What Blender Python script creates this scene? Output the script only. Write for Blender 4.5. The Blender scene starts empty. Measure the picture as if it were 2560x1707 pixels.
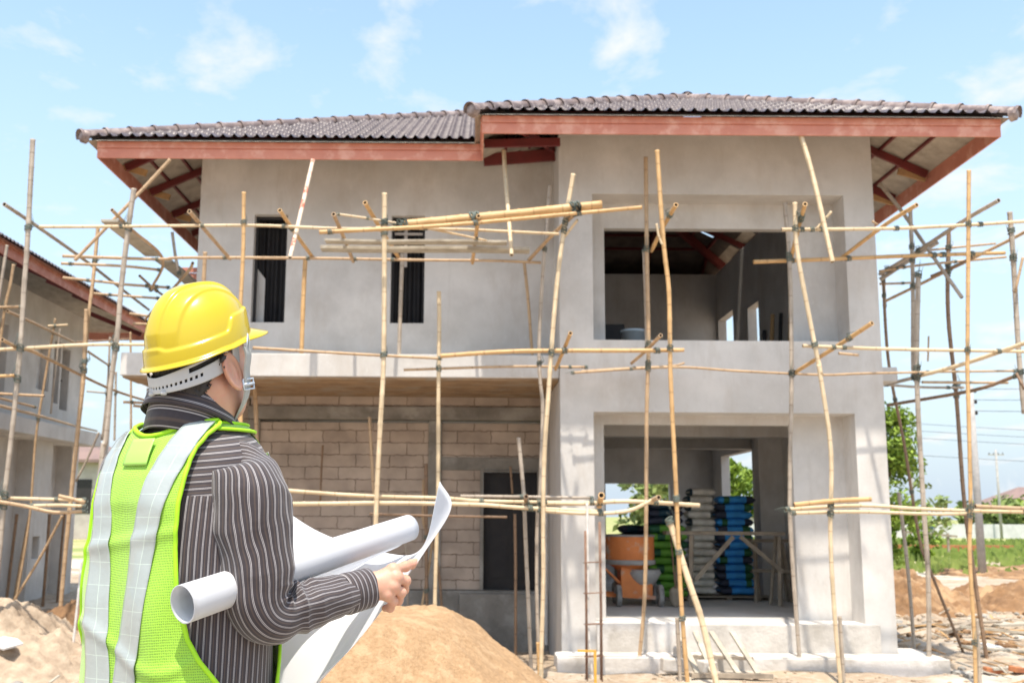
EXPOSURE = 0.92
SKY_STRENGTH = 0.15
SUN_STRENGTH = 3.4
SKY_TINT = (1.35, 1.30, 1.12)
CLOUD_COL = (3.5, 3.6, 3.65)
HAZE_COL = (2.2, 2.68, 3.25)
CLOUD_LOC = (0.35, 0.2, 0)
import bpy, bmesh, math, random
import numpy as np
from mathutils import Vector, Matrix, noise
from mathutils.bvhtree import BVHTree
random.seed(7)
scn = bpy.context.scene
COL = scn.collection
PI = math.pi
R_ = math.radians
# ------------------------------------------------------------------ helpers
def tag(o, label=None, cat=None, group=None, kind=None):
    if label: o['label'] = label
    if cat: o['category'] = cat
    if group: o['group'] = group
    if kind: o['kind'] = kind
    return o
def thing(name, loc, label, cat, group=None, rot=0.0):
    o = bpy.data.objects.new(name, None); COL.objects.link(o)
    o.location = loc; o.rotation_euler = (0, 0, rot); o.empty_display_size = .1
    return tag(o, label, cat, group)
def link(name, me, parent=None, loc=None):
    o = bpy.data.objects.new(name, me); COL.objects.link(o)
    if loc is not None: o.location = loc
    if parent is not None: o.parent = parent
    return o
class MB:
    def __init__(s): s.v = []; s.f = []; s.m = []; s.uv = {}
    def add(s, vs, fs, m=0):
        b = len(s.v); s.v += [tuple(p) for p in vs]
        for q in fs: s.f.append(tuple(b + i for i in q)); s.m.append(m)
        return b
    def box(s, x0, x1, y0, y1, z0, z1, m=0):
        s.add([(x, y, z) for z in (z0, z1) for y in (y0, y1) for x in (x0, x1)],
              [(0, 2, 3, 1), (4, 5, 7, 6), (0, 1, 5, 4), (2, 6, 7, 3), (0, 4, 6, 2), (1, 3, 7, 5)], m)
    def beam(s, a, b, w, h, m=0, up=(0, 0, 1)):
        a = Vector(a); b = Vector(b); d = (b - a).normalized(); r = d.cross(Vector(up))
        if r.length < 1e-4: r = d.cross(Vector((1, 0, 0)))
        r.normalize(); u = r.cross(d)
        vs = [p + r * (sx * w / 2) + u * (sz * h / 2) for p in (a, b) for sz in (-1, 1) for sx in (-1, 1)]
        s.add(vs, [(0, 1, 3, 2), (4, 6, 7, 5), (0, 4, 5, 1), (2, 3, 7, 6), (0, 2, 6, 4), (1, 5, 7, 3)], m)
    def tube(s, pts, rad, n=10, m=0, cap=True, capm=None):
        pts = [Vector(p) for p in pts]; k = len(pts)
        rs = rad if hasattr(rad, '__len__') else [rad] * k
        T = [(pts[min(i + 1, k - 1)] - pts[max(i - 1, 0)]).normalized() for i in range(k)]
        ref = Vector((1, 0, 0)) if abs(T[0].x) < .9 else Vector((0, 1, 0))
        N = (ref - T[0] * ref.dot(T[0])).normalized(); vs = []
        for i in range(k):
            N = (N - T[i] * N.dot(T[i])).normalized(); B = T[i].cross(N)
            vs += [pts[i] + (N * math.cos(2 * PI * j / n) + B * math.sin(2 * PI * j / n)) * rs[i] for j in range(n)]
        fs = [(i * n + j, i * n + (j + 1) % n, (i + 1) * n + (j + 1) % n, (i + 1) * n + j) for i in range(k - 1) for j in range(n)]
        b = s.add(vs, fs, m)
        if cap:
            cm = m if capm is None else capm
            s.f.append(tuple(b + j for j in range(n))[::-1]); s.m.append(cm)
            s.f.append(tuple(b + (k - 1) * n + j for j in range(n))); s.m.append(cm)
    def lathe(s, prof, n=20, c=(0, 0, 0), m=0, ax='z'):
        vs = []
        for r, z in prof:
            for j in range(n):
                a = 2 * PI * j / n
                p = (r * math.cos(a), r * math.sin(a), z)
                if ax == 'y': p = (p[0], z, p[1])
                if ax == 'x': p = (z, p[0], p[1])
                vs.append((p[0] + c[0], p[1] + c[1], p[2] + c[2]))
        s.add(vs, [(i * n + j, i * n + (j + 1) % n, (i + 1) * n + (j + 1) % n, (i + 1) * n + j) for i in range(len(prof) - 1) for j in range(n)], m)
    def grid(s, P, m=0, close=False):          # P[i][j] points
        a = len(P); b = len(P[0]); vs = [p for r in P for p in r]
        s.add(vs, [(i * b + j, i * b + (j + 1) % b, (i + 1) * b + (j + 1) % b, (i + 1) * b + j)
                   for i in range(a - 1) for j in range(b if close else b - 1)], m)
    def mesh(s, name, mats, smooth=False):
        me = bpy.data.meshes.new(name); me.from_pydata(s.v, [], s.f)
        for x in (mats if isinstance(mats, (list, tuple)) else [mats]): me.materials.append(x)
        me.polygons.foreach_set('material_index', s.m)
        if smooth: me.polygons.foreach_set('use_smooth', [True] * len(s.f))
        me.update(); return me
    def build(s, name, mats, parent=None, loc=None, smooth=False, bevel=0, fix=True):
        me = s.mesh(name, mats, smooth)
        if fix or bevel:
            bm = bmesh.new(); bm.from_mesh(me)
            if fix: bmesh.ops.recalc_face_normals(bm, faces=bm.faces)
            bm.to_mesh(me); bm.free()
        o = link(name, me, parent, loc)
        if bevel:
            md = o.modifiers.new('bevel', 'BEVEL'); md.width = bevel; md.segments = 2; md.limit_method = 'ANGLE'; md.angle_limit = R_(40)
        return o
def vox(ops, name, mat, parent=None):
    """boxes added and cut from one another; only the outside faces are made"""
    C = [sorted({round(o[1 + 2 * a + k], 4) for o in ops for k in (0, 1)}) for a in range(3)]
    mids = [np.array([(c[i] + c[i + 1]) / 2 for i in range(len(c) - 1)]) for c in C]
    X, Y, Z = np.meshgrid(*mids, indexing='ij'); S = np.zeros(X.shape, bool)
    for o in ops:
        k = (X > o[1]) & (X < o[2]) & (Y > o[3]) & (Y < o[4]) & (Z > o[5]) & (Z < o[6])
        S[k] = o[0] == '+'
    P = np.pad(S, 1); vid = {}; V = []; F = []
    def v(i, j, k):
        key = (i, j, k)
        if key not in vid: vid[key] = len(V); V.append((C[0][i], C[1][j], C[2][k]))
        return vid[key]
    for i, j, k in np.argwhere(S):
        i, j, k = int(i), int(j), int(k)
        if not P[i, j + 1, k + 1]: F.append((v(i, j, k), v(i, j, k + 1), v(i, j + 1, k + 1), v(i, j + 1, k)))
        if not P[i + 2, j + 1, k + 1]: F.append((v(i + 1, j, k), v(i + 1, j + 1, k), v(i + 1, j + 1, k + 1), v(i + 1, j, k + 1)))
        if not P[i + 1, j, k + 1]: F.append((v(i, j, k), v(i + 1, j, k), v(i + 1, j, k + 1), v(i, j, k + 1)))
        if not P[i + 1, j + 2, k + 1]: F.append((v(i, j + 1, k), v(i, j + 1, k + 1), v(i + 1, j + 1, k + 1), v(i + 1, j + 1, k)))
        if not P[i + 1, j + 1, k]: F.append((v(i, j, k), v(i, j + 1, k), v(i + 1, j + 1, k), v(i + 1, j, k)))
        if not P[i + 1, j + 1, k + 2]: F.append((v(i, j, k + 1), v(i + 1, j, k + 1), v(i + 1, j + 1, k + 1), v(i, j + 1, k + 1)))
    me = bpy.data.meshes.new(name); me.from_pydata(V, [], F); me.materials.append(mat); me.update()
    bm = bmesh.new(); bm.from_mesh(me); bmesh.ops.dissolve_limit(bm, angle_limit=.01, verts=bm.verts, edges=bm.edges); bm.to_mesh(me); bm.free()
    o = link(name, me, parent)
    md = o.modifiers.new('bevel', 'BEVEL'); md.width = .012; md.segments = 2; md.limit_method = 'ANGLE'; md.angle_limit = R_(40)
    return o
def catmull(pts, n=6):
    P = [np.array(p, float) for p in pts]; P = [2 * P[0] - P[1]] + P + [2 * P[-1] - P[-2]]; out = []
    for i in range(1, len(P) - 2):
        for k in range(n):
            t = k / n
            out.append(.5 * (2 * P[i] + (P[i + 1] - P[i - 1]) * t + (2 * P[i - 1] - 5 * P[i] + 4 * P[i + 1] - P[i + 2]) * t * t + (3 * P[i] - P[i - 1] - 3 * P[i + 1] + P[i + 2]) * t ** 3))
    out.append(P[-2]); return out
def nz(x, y, z=0.0): return noise.noise(Vector((x, y, z)))
# ------------------------------------------------------------------ materials
def mat(name, c, c2=None, scale=5.0, rough=.8, bump=0.0, bscale=None, detail=6, lo=.35, hi=.65, stretch=None, spec=.5, coat=0, metal=0, c3=None, sc3=.6, t3=(.5, .62), bdist=.02):
    m = bpy.data.materials.new(name); m.use_nodes = True; nt = m.node_tree; N = nt.nodes; L = nt.links
    b = N['Principled BSDF']; b.inputs['Roughness'].default_value = rough; b.inputs['Base Color'].default_value = (*c, 1)
    b.inputs['Specular IOR Level'].default_value = spec; b.inputs['Coat Weight'].default_value = coat; b.inputs['Metallic'].default_value = metal
    tc = N.new('ShaderNodeTexCoord'); mp = N.new('ShaderNodeMapping'); L.new(tc.outputs['Object'], mp.inputs[0])
    if stretch: mp.inputs['Scale'].default_value = stretch
    def nzn(s, d=detail):
        n = N.new('ShaderNodeTexNoise'); n.inputs['Scale'].default_value = s; n.inputs['Detail'].default_value = d; n.inputs['Roughness'].default_value = .62
        L.new(mp.outputs[0], n.inputs['Vector']); return n
    def ramp(src, a, z):
        r = N.new('ShaderNodeMapRange'); r.inputs[1].default_value = a; r.inputs[2].default_value = z; L.new(src, r.inputs[0]); return r.outputs[0]
    col = None
    if c2:
        n = nzn(scale); mx = N.new('ShaderNodeMix'); mx.data_type = 'RGBA'
        mx.inputs['A'].default_value = (*c, 1); mx.inputs['B'].default_value = (*c2, 1)
        L.new(ramp(n.outputs['Fac'], lo, hi), mx.inputs['Factor']); col = mx.outputs['Result']
        if c3:
            n3 = nzn(sc3, 8); m3 = N.new('ShaderNodeMix'); m3.data_type = 'RGBA'; L.new(col, m3.inputs['A']); m3.inputs['B'].default_value = (*c3, 1)
            L.new(ramp(n3.outputs['Fac'], *t3), m3.inputs['Factor']); col = m3.outputs['Result']
        L.new(col, b.inputs['Base Color'])
    if bump:
        n = nzn(bscale or scale * 4, 5); bp = N.new('ShaderNodeBump'); bp.inputs['Strength'].default_value = bump; bp.inputs['Distance'].default_value = bdist
        L.new(n.outputs['Fac'], bp.inputs['Height']); L.new(bp.outputs[0], b.inputs['Normal'])
    return m
M = {}
M['plaster'] = mat('plaster', (.62, .597, .57), (.52, .495, .465), 1.3, .92, .25, 30, c3=(.70, .67, .635), sc3=.7, t3=(.48, .66), bdist=.008)
def plaster_detail(m):
    nt = m.node_tree; N = nt.nodes; L = nt.links; b = N['Principled BSDF']; src = b.inputs['Base Color'].links[0].from_socket; tc = N.new('ShaderNodeTexCoord')
    def lay(src, scale, st, c, lo, hi, amt, detail=8):
        mp = N.new('ShaderNodeMapping'); mp.inputs['Scale'].default_value = st; L.new(tc.outputs['Object'], mp.inputs[0]); n = N.new('ShaderNodeTexNoise'); n.inputs['Scale'].default_value = scale; n.inputs['Detail'].default_value = detail; n.inputs['Roughness'].default_value = .7; L.new(mp.outputs[0], n.inputs['Vector'])
        r = N.new('ShaderNodeMapRange'); r.inputs[1].default_value = lo; r.inputs[2].default_value = hi; r.inputs[4].default_value = amt; L.new(n.outputs['Fac'], r.inputs[0])
        x = N.new('ShaderNodeMix'); x.data_type = 'RGBA'; L.new(r.outputs[0], x.inputs['Factor']); L.new(src, x.inputs['A']); x.inputs['B'].default_value = (*c, 1); return x.outputs['Result']
    o = lay(src, 2.2, (1, 1, .35), (.46, .40, .34), .50, .72, .55)
    o = lay(o, 5.0, (1.0, 1.0, .12), (.44, .40, .355), .56, .74, .4)        # rain and trowel runs
    o = lay(o, 14, (1, 1, .8), (.68, .66, .63), .60, .72, .6, 4)             # lime bloom
    o = lay(o, 60, (1, 1, 1), (.30, .28, .25), .66, .72, .5, 2)
    L.new(o, b.inputs['Base Color'])
plaster_detail(M['plaster'])
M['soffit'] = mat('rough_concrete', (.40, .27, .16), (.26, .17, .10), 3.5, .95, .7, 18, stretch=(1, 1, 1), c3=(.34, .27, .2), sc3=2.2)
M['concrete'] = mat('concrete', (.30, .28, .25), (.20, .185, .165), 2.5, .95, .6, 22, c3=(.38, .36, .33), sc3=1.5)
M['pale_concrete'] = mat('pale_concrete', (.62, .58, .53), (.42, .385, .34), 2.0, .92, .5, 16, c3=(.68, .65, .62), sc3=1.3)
M['fascia'] = mat('fascia_paint', (.62, .25, .17), (.54, .20, .135), 3.0, .7, .1, 20, c3=(.68, .34, .25), sc3=5)
M['steel'] = mat('red_oxide_steel', (.16, .018, .016), (.11, .015, .013), 4, .6)
M['underside'] = mat('tile_underside', (.50, .44, .36), (.36, .31, .25), 6, .95, .3, 25)
M['timber'] = mat('timber', (.52, .32, .14), (.36, .21, .10), 3, .85, .3, 20, stretch=(1, 1, 1))
M['grey_timber'] = mat('weathered_timber', (.40, .33, .25), (.24, .195, .15), 6, .9, .4, 30)
M['grey_plank'] = mat('weathered_plank', (.50, .46, .38), (.34, .30, .24), 5, .9, .4, 30)
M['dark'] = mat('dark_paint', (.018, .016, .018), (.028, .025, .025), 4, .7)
M['orange'] = mat('orange_paint', (.85, .28, .08), (.70, .21, .06), 3, .65, .2, 20, c3=(.66, .50, .40), sc3=4, t3=(.56, .68))
M['cement'] = mat('cement_crust', (.45, .43, .41), (.33, .32, .31), 6, .95, .6, 25)
M['rubber'] = mat('rubber_dusty', (.42, .40, .38), (.16, .155, .15), 9, .9)
M['rope'] = mat('rope', (.10, .14, .13), (.17, .18, .15), 40, .95)
M['rust'] = mat('rusty_steel', (.16, .085, .055), (.26, .16, .11), 20, .85)
M['white_pipe'] = mat('white_pipe', (.75, .73, .70), (.6, .57, .52), 8, .6)
M['yellow'] = mat('yellow_paint', (.75, .42, .06), (.62, .33, .05), 8, .6)
M['blue'] = mat('blue_plastic', (.02, .14, .42), (.02, .10, .32), 6, .5)
M['bucket'] = mat('pale_bucket', (.45, .55, .62), (.55, .58, .6), 5, .5)
M['sand'] = mat('sand', (.48, .305, .165), (.36, .22, .11), 34, .98, 1.0, 70, c3=(.52, .345, .195), sc3=9, bdist=.02)
M['dirt'] = mat('dirt', (.29, .165, .08), (.14, .078, .04), 3, .98, .9, 12, c3=(.40, .26, .145), sc3=1.4)
M['rubble'] = mat('rubble', (.48, .38, .28), (.30, .225, .16), 6, .97, .8, 20)
M['brickred'] = mat('red_brick', (.48, .19, .08), (.36, .13, .06), 8, .95, .5, 30)
M['white_scrap'] = mat('white_board', (.8, .78, .74), (.62, .6, .57), 6, .8)
M['leaf'] = mat('foliage', (.13, .22, .025), (.26, .36, .035), 1.2, .7, detail=3)
M['leaf2'] = mat('foliage_pale', (.14, .20, .045), (.22, .28, .08), 1.5, .7, detail=3)
M['bark'] = mat('bark', (.16, .11, .075), (.09, .065, .045), 8, .95, .5, 30)
M['grass'] = mat('grass_blades', (.18, .26, .05), (.26, .32, .08), 2, .9)
M['far_roof'] = mat('far_roof', (.25, .17, .15), (.2, .14, .13), 1, .9)
M['far_wall'] = mat('far_wall', (.5, .46, .42), (.38, .34, .31), 1, .9)
M['wire'] = mat('cable', (.05, .05, .06), None)
def bamboo(name, c, c2, knot, grey=.0):
    m = mat(name, c, c2, 5, .55, .15, 40, lo=.3, hi=.7); nt = m.node_tree; N = nt.nodes; L = nt.links; b = N['Principled BSDF']
    src = b.inputs['Base Color'].links[0].from_socket
    uv = N.new('ShaderNodeUVMap'); sp = N.new('ShaderNodeSeparateXYZ'); L.new(uv.outputs[0], sp.inputs[0])
    dv = N.new('ShaderNodeMath'); dv.operation = 'DIVIDE'; L.new(sp.outputs[1], dv.inputs[0]); dv.inputs[1].default_value = .34
    fr = N.new('ShaderNodeMath'); fr.operation = 'PINGPONG'; fr.inputs[1].default_value = .5; L.new(dv.outputs[0], fr.inputs[0])
    mr = N.new('ShaderNodeMapRange'); mr.inputs[1].default_value = .47; mr.inputs[2].default_value = .495; L.new(fr.outputs[0], mr.inputs[0])
    # streaks along the cane
    st = N.new('ShaderNodeMapping'); st.inputs['Scale'].default_value = (9, 1.6, 1); L.new(uv.outputs[0], st.inputs[0])
    n = N.new('ShaderNodeTexNoise'); n.inputs['Scale'].default_value = 1.5; n.inputs['Detail'].default_value = 5; L.new(st.outputs[0], n.inputs['Vector'])
    r2 = N.new('ShaderNodeMapRange'); r2.inputs[1].default_value = .45; r2.inputs[2].default_value = .75; L.new(n.outputs['Fac'], r2.inputs[0])
    a = N.new('ShaderNodeMix'); a.data_type = 'RGBA'; L.new(src, a.inputs['A']); a.inputs['B'].default_value = (*[k * .62 for k in c2], 1); L.new(r2.outputs[0], a.inputs['Factor'])
    k = N.new('ShaderNodeMix'); k.data_type = 'RGBA'; L.new(a.outputs['Result'], k.inputs['A']); k.inputs['B'].default_value = (*knot, 1)
    ml = N.new('ShaderNodeMath'); ml.operation = 'MULTIPLY'; L.new(mr.outputs[0], ml.inputs[0]); ml.inputs[1].default_value = .75
    L.new(ml.outputs[0], k.inputs['Factor']); L.new(k.outputs['Result'], b.inputs['Base Color']); return m
M['b_pale'] = bamboo('bamboo_pale', (.74, .60, .40), (.66, .50, .31), (.40, .26, .14))
M['b_tan'] = bamboo('bamboo_tan', (.58, .40, .235), (.46, .31, .18), (.26, .15, .08))
M['b_gold'] = bamboo('bamboo_golden', (.70, .45, .21), (.58, .35, .15), (.30, .16, .07))
M['b_grey'] = bamboo('bamboo_weathered', (.52, .44, .355), (.38, .315, .25), (.2, .15, .11))
M['b_brown'] = bamboo('bamboo_brown', (.32, .20, .12), (.24, .15, .09), (.10, .06, .04))
# blockwork with real joints as bump and colour
def blockmat(name, c1, c2, mortar, bw, bh, off=.5, sz=.012):
    m = bpy.data.materials.new(name); m.use_nodes = True; nt = m.node_tree; N = nt.nodes; L = nt.links; b = N['Principled BSDF']; b.inputs['Roughness'].default_value = .95
    tc = N.new('ShaderNodeTexCoord'); mp = N.new('ShaderNodeMapping'); mp.inputs['Rotation'].default_value = (R_(90), 0, 0); L.new(tc.outputs['Object'], mp.inputs[0])
    wn = N.new('ShaderNodeTexNoise'); wn.inputs['Scale'].default_value = 14; L.new(tc.outputs['Object'], wn.inputs['Vector'])
    ad = N.new('ShaderNodeMix'); ad.data_type = 'RGBA'; ad.blend_type = 'LINEAR_LIGHT'; ad.inputs['Factor'].default_value = .024; L.new(mp.outputs[0], ad.inputs['A']); L.new(wn.outputs['Color'], ad.inputs['B'])
    br = N.new('ShaderNodeTexBrick'); L.new(ad.outputs['Result'], br.inputs['Vector']); br.offset = off
    br.inputs['Color1'].default_value = (*c1, 1); br.inputs['Color2'].default_value = (*c2, 1); br.inputs['Mortar'].default_value = (*mortar, 1)
    br.inputs['Scale'].default_value = 1; br.inputs['Mortar Size'].default_value = sz; br.inputs['Brick Width'].default_value = bw; br.inputs['Row Height'].default_value = bh; br.inputs['Mortar Smooth'].default_value = .3
    n = N.new('ShaderNodeTexNoise'); n.inputs['Scale'].default_value = 3; n.inputs['Detail'].default_value = 8; L.new(tc.outputs['Object'], n.inputs['Vector'])
    mr = N.new('ShaderNodeMapRange'); mr.inputs[1].default_value = .3; mr.inputs[2].default_value = .7; mr.inputs[3].default_value = .75; mr.inputs[4].default_value = 1.12; L.new(n.outputs['Fac'], mr.inputs[0])
    mu = N.new('ShaderNodeMix'); mu.data_type = 'RGBA'; mu.blend_type = 'MULTIPLY'; mu.inputs['Factor'].default_value = 1; L.new(br.outputs['Color'], mu.inputs['A']); L.new(mr.outputs[0], mu.inputs['B'])
    L.new(mu.outputs['Result'], b.inputs['Base Color'])
    bp = N.new('ShaderNodeBump'); bp.inputs['Strength'].default_value = .8; bp.inputs['Distance'].default_value = .02; bp.invert = True; L.new(br.outputs['Fac'], bp.inputs['Height']); L.new(bp.outputs[0], b.inputs['Normal'])
    return m
M['block'] = blockmat('aerated_block', (.45, .36, .295), (.50, .41, .34), (.22, .165, .125), .50, .18, sz=.006)
# roof tile: glossy dark grey-brown glaze
M['tile'] = mat('roof_tile', (.115, .092, .098), (.078, .062, .068), 5, .38, .15, 30, c3=(.18, .145, .14), sc3=9, t3=(.52, .7))
M['ridge'] = mat('ridge_tile', (.24, .175, .155), (.16, .12, .115), 4, .5, .15, 30, c3=(.38, .3, .27), sc3=6)
# ground: pale dusty soil, road, grass by place
def groundmat():
    m = bpy.data.materials.new('site_ground'); m.use_nodes = True; nt = m.node_tree; N = nt.nodes; L = nt.links; b = N['Principled BSDF']; b.inputs['Roughness'].default_value = .97
    tc = N.new('ShaderNodeTexCoord')
    def no(s, d=8):
        n = N.new('ShaderNodeTexNoise'); n.inputs['Scale'].default_value = s; n.inputs['Detail'].default_value = d; n.inputs['Roughness'].default_value = .65; L.new(tc.outputs['Object'], n.inputs['Vector']); return n.outputs['Fac']
    def mix(f, a, c, lo, hi):
        r = N.new('ShaderNodeMapRange'); r.inputs[1].default_value = lo; r.inputs[2].default_value = hi; L.new(f, r.inputs[0])
        x = N.new('ShaderNodeMix'); x.data_type = 'RGBA'; L.new(r.outputs[0], x.inputs['Factor'])
        if isinstance(a, tuple): x.inputs['A'].default_value = (*a, 1)
        else: L.new(a, x.inputs['A'])
        if isinstance(c, tuple): x.inputs['B'].default_value = (*c, 1)
        else: L.new(c, x.inputs['B'])
        return x.outputs['Result']
    soil = mix(no(2.2), (.42, .33, .235), (.29, .215, .15), .38, .62); soil = mix(no(9), soil, (.48, .41, .33), .5, .68); soil = mix(no(.5), soil, (.52, .47, .40), .5, .64)
    gr = mix(no(.25), (.22, .27, .07), (.50, .42, .22), .42, .66); gr = mix(no(3), gr, (.15, .2, .05), .5, .7)
    sp = N.new('ShaderNodeSeparateXYZ'); L.new(tc.outputs['Object'], sp.inputs[0])
    wob = N.new('ShaderNodeMath'); wob.operation = 'MULTIPLY_ADD'; L.new(no(.12, 4), wob.inputs[0]); wob.inputs[1].default_value = 12; L.new(sp.outputs[1], wob.inputs[2])
    c = mix(wob.outputs[0], soil, gr, 35.2, 36.2)
    L.new(c, b.inputs['Base Color'])
    bp = N.new('ShaderNodeBump'); bp.inputs['Strength'].default_value = .7; bp.inputs['Distance'].default_value = .04; L.new(no(11), bp.inputs['Height']); L.new(bp.outputs[0], b.inputs['Normal'])
    return m
M['ground'] = groundmat()
M['road'] = mat('road_concrete', (.60, .53, .43), (.50, .43, .34), 1.2, .95, .2, 20)
# ------------------------------------------------------------------ world, sun, camera
CAMY = -13.4
SUN_EL, SUN_AZ = R_(71), R_(-6)        # in front of the house, a little to the left
sun_dir = Vector((math.sin(SUN_AZ) * math.cos(SUN_EL), -math.cos(SUN_AZ) * math.cos(SUN_EL), math.sin(SUN_EL)))
w = bpy.data.worlds.new('World'); scn.world = w; w.use_nodes = True
nt = w.node_tree; N = nt.nodes; L = nt.links; bg = N['Background']; bg.inputs['Strength'].default_value = SKY_STRENGTH
sky = N.new('ShaderNodeTexSky'); sky.sky_type = 'NISHITA'; sky.sun_disc = False; sky.sun_elevation = SUN_EL; sky.sun_rotation = math.atan2(sun_dir.x, sun_dir.y)
sky.air_density = 1.0; sky.dust_density = 1.2; sky.ozone_density = 1.0; sky.altitude = 0
tc = N.new('ShaderNodeTexCoord'); sp = N.new('ShaderNodeSeparateXYZ'); L.new(tc.outputs['Generated'], sp.inputs[0])
# thin clouds laid out on a plane far overhead
zz = N.new('ShaderNodeMath'); zz.operation = 'MAXIMUM'; L.new(sp.outputs[2], zz.inputs[0]); zz.inputs[1].default_value = .04
za = N.new('ShaderNodeMath'); za.operation = 'ADD'; L.new(zz.outputs[0], za.inputs[0]); za.inputs[1].default_value = .12
dv = N.new('ShaderNodeVectorMath'); dv.operation = 'DIVIDE'; L.new(tc.outputs['Generated'], dv.inputs[0])
cb = N.new('ShaderNodeCombineXYZ'); [L.new(za.outputs[0], cb.inputs[i]) for i in range(3)]; L.new(cb.outputs[0], dv.inputs[1])
mp = N.new('ShaderNodeMapping'); mp.inputs['Location'].default_value = CLOUD_LOC; mp.inputs['Scale'].default_value = (1.5, 1.1, 1); L.new(dv.outputs[0], mp.inputs[0])
n1 = N.new('ShaderNodeTexNoise'); n1.inputs['Scale'].default_value = 2.6; n1.inputs['Detail'].default_value = 12; n1.inputs['Roughness'].default_value = .58; n1.inputs['Distortion'].default_value = .25; L.new(mp.outputs[0], n1.inputs['Vector'])
mr = N.new('ShaderNodeMapRange'); mr.inputs[1].default_value = .52; mr.inputs[2].default_value = .70; L.new(n1.outputs['Fac'], mr.inputs[0])
hz = N.new('ShaderNodeMapRange'); hz.inputs[1].default_value = .42; hz.inputs[2].default_value = .02; hz.inputs[3].default_value = 0; hz.inputs[4].default_value = .92; L.new(sp.outputs[2], hz.inputs[0])
tint = N.new('ShaderNodeMix'); tint.data_type = 'RGBA'; tint.blend_type = 'MULTIPLY'; tint.inputs['Factor'].default_value = 1; L.new(sky.outputs[0], tint.inputs['A']); tint.inputs['B'].default_value = (*SKY_TINT, 1)
hm = N.new('ShaderNodeMix'); hm.data_type = 'RGBA'; L.new(hz.outputs[0], hm.inputs['Factor']); L.new(tint.outputs['Result'], hm.inputs['A']); hm.inputs['B'].default_value = (*HAZE_COL, 1)
cl = N.new('ShaderNodeMix'); cl.data_type = 'RGBA'; L.new(mr.outputs[0], cl.inputs['Factor']); L.new(hm.outputs['Result'], cl.inputs['A']); cl.inputs['B'].default_value = (*CLOUD_COL, 1)
L.new(cl.outputs['Result'], bg.inputs['Color'])
sl = bpy.data.lights.new('sun', 'SUN'); sl.energy = SUN_STRENGTH; sl.angle = R_(.9); sl.color = (1, .92, .80)
so = bpy.data.objects.new('sun', sl); COL.objects.link(so); so.rotation_euler = sun_dir.to_track_quat('Z', 'Y').to_euler(); so.location = (0, -20, 30)
cam = bpy.data.cameras.new('camera'); co = bpy.data.objects.new('camera', cam); COL.objects.link(co); scn.camera = co
cam.sensor_width = 36; cam.lens = 2450 / 2352 * 36; cam.shift_x = 85 / 2352; cam.clip_end = 3000; cam.clip_start = .05
th = R_(9.2); f = Vector((0, math.cos(th), math.sin(th))); r0 = Vector((1, 0, 0)); u0 = r0.cross(f); ro = .007
rr = r0 * math.cos(ro) + u0 * math.sin(ro); uu = -r0 * math.sin(ro) + u0 * math.cos(ro)
co.matrix_world = Matrix(((rr.x, uu.x, -f.x, 0), (rr.y, uu.y, -f.y, CAMY), (rr.z, uu.z, -f.z, 1.66), (0, 0, 0, 1)))
cam.dof.use_dof = True; cam.dof.focus_distance = 2.1; cam.dof.aperture_fstop = 9.0
scn.view_settings.view_transform = 'Standard'; scn.view_settings.look = 'None'; scn.view_settings.exposure = EXPOSURE; scn.view_settings.gamma = 1
scn.cycles.max_bounces = 8; scn.cycles.diffuse_bounces = 4; scn.cycles.use_denoising = True
# ------------------------------------------------------------------ ground
def smooth(a, b, x):
    t = min(1, max(0, (x - a) / (b - a))); return t * t * (3 - 2 * t)
def gz(x, y):
    h = -.13
    h += .42 * math.exp(-((x + .45) ** 2 + (y + 11.2) ** 2) / 1.1)               # the rise the man stands on
    near = 1 - smooth(20, 40, math.hypot(x, y + 5))
    h += near * (.05 * nz(x * .9, y * .9) + .03 * nz(x * 2.7, y * 2.7, 5))
    rub = smooth(5.3, 6.2, x) * (1 - smooth(9, 12, y)) * smooth(-3, -1, y) + smooth(-3.5, -5, x) * (1 - smooth(8, 12, y)) * .8
    h += rub * (.10 * abs(nz(x * 2.1, y * 2.1, 9)) + .05 * nz(x * 5, y * 5, 3))
    ins = smooth(-.7, -.4, y) * (1 - smooth(5.4, 5.8, x)) * smooth(-4.6, -4.2, x)
    h -= .12 * ins * smooth(.8, 1.2, y)
    return h
xs = sorted(set([round(-12 + .14 * i, 3) for i in range(int(32 / .14))] + [-400, -250, -150, -90, -60, -40, -28, -20, -16, -13.5] + [21, 23, 26, 30, 36, 45, 60, 90, 150, 250, 400]))
ys = sorted(set([round(-14 + .14 * i, 3) for i in range(int(32 / .14))] + [-40, -25, -18] + [18.5, 20, 22, 25, 28, 32, 36, 42, 50, 60, 75, 95, 130, 180, 260, 400, 700, 1200]))
g = MB(); g.grid([[(x, y, gz(x, y)) for x in xs] for y in ys])
tag(g.build('ground', M['ground'], smooth=True, fix=False), kind='structure')
rd = MB(); P = []
for i in range(60):
    x = -60 + i * 3.0
    P.append([(x, 19.5 - .045 * (x - 14) + o, -.10 + .004) for o in (0, 6)])
rd.grid([[P[i][0] for i in range(60)], [P[i][1] for i in range(60)]])
for i in range(59):   # slab thickness at the near edge
    a = P[i][0]; c = P[i + 1][0]; rd.add([a, c, (c[0], c[1], -.3), (a[0], a[1], -.3)], [(0, 1, 2, 3)])
tag(rd.build('road', M['road'], fix=False), kind='structure')
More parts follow.
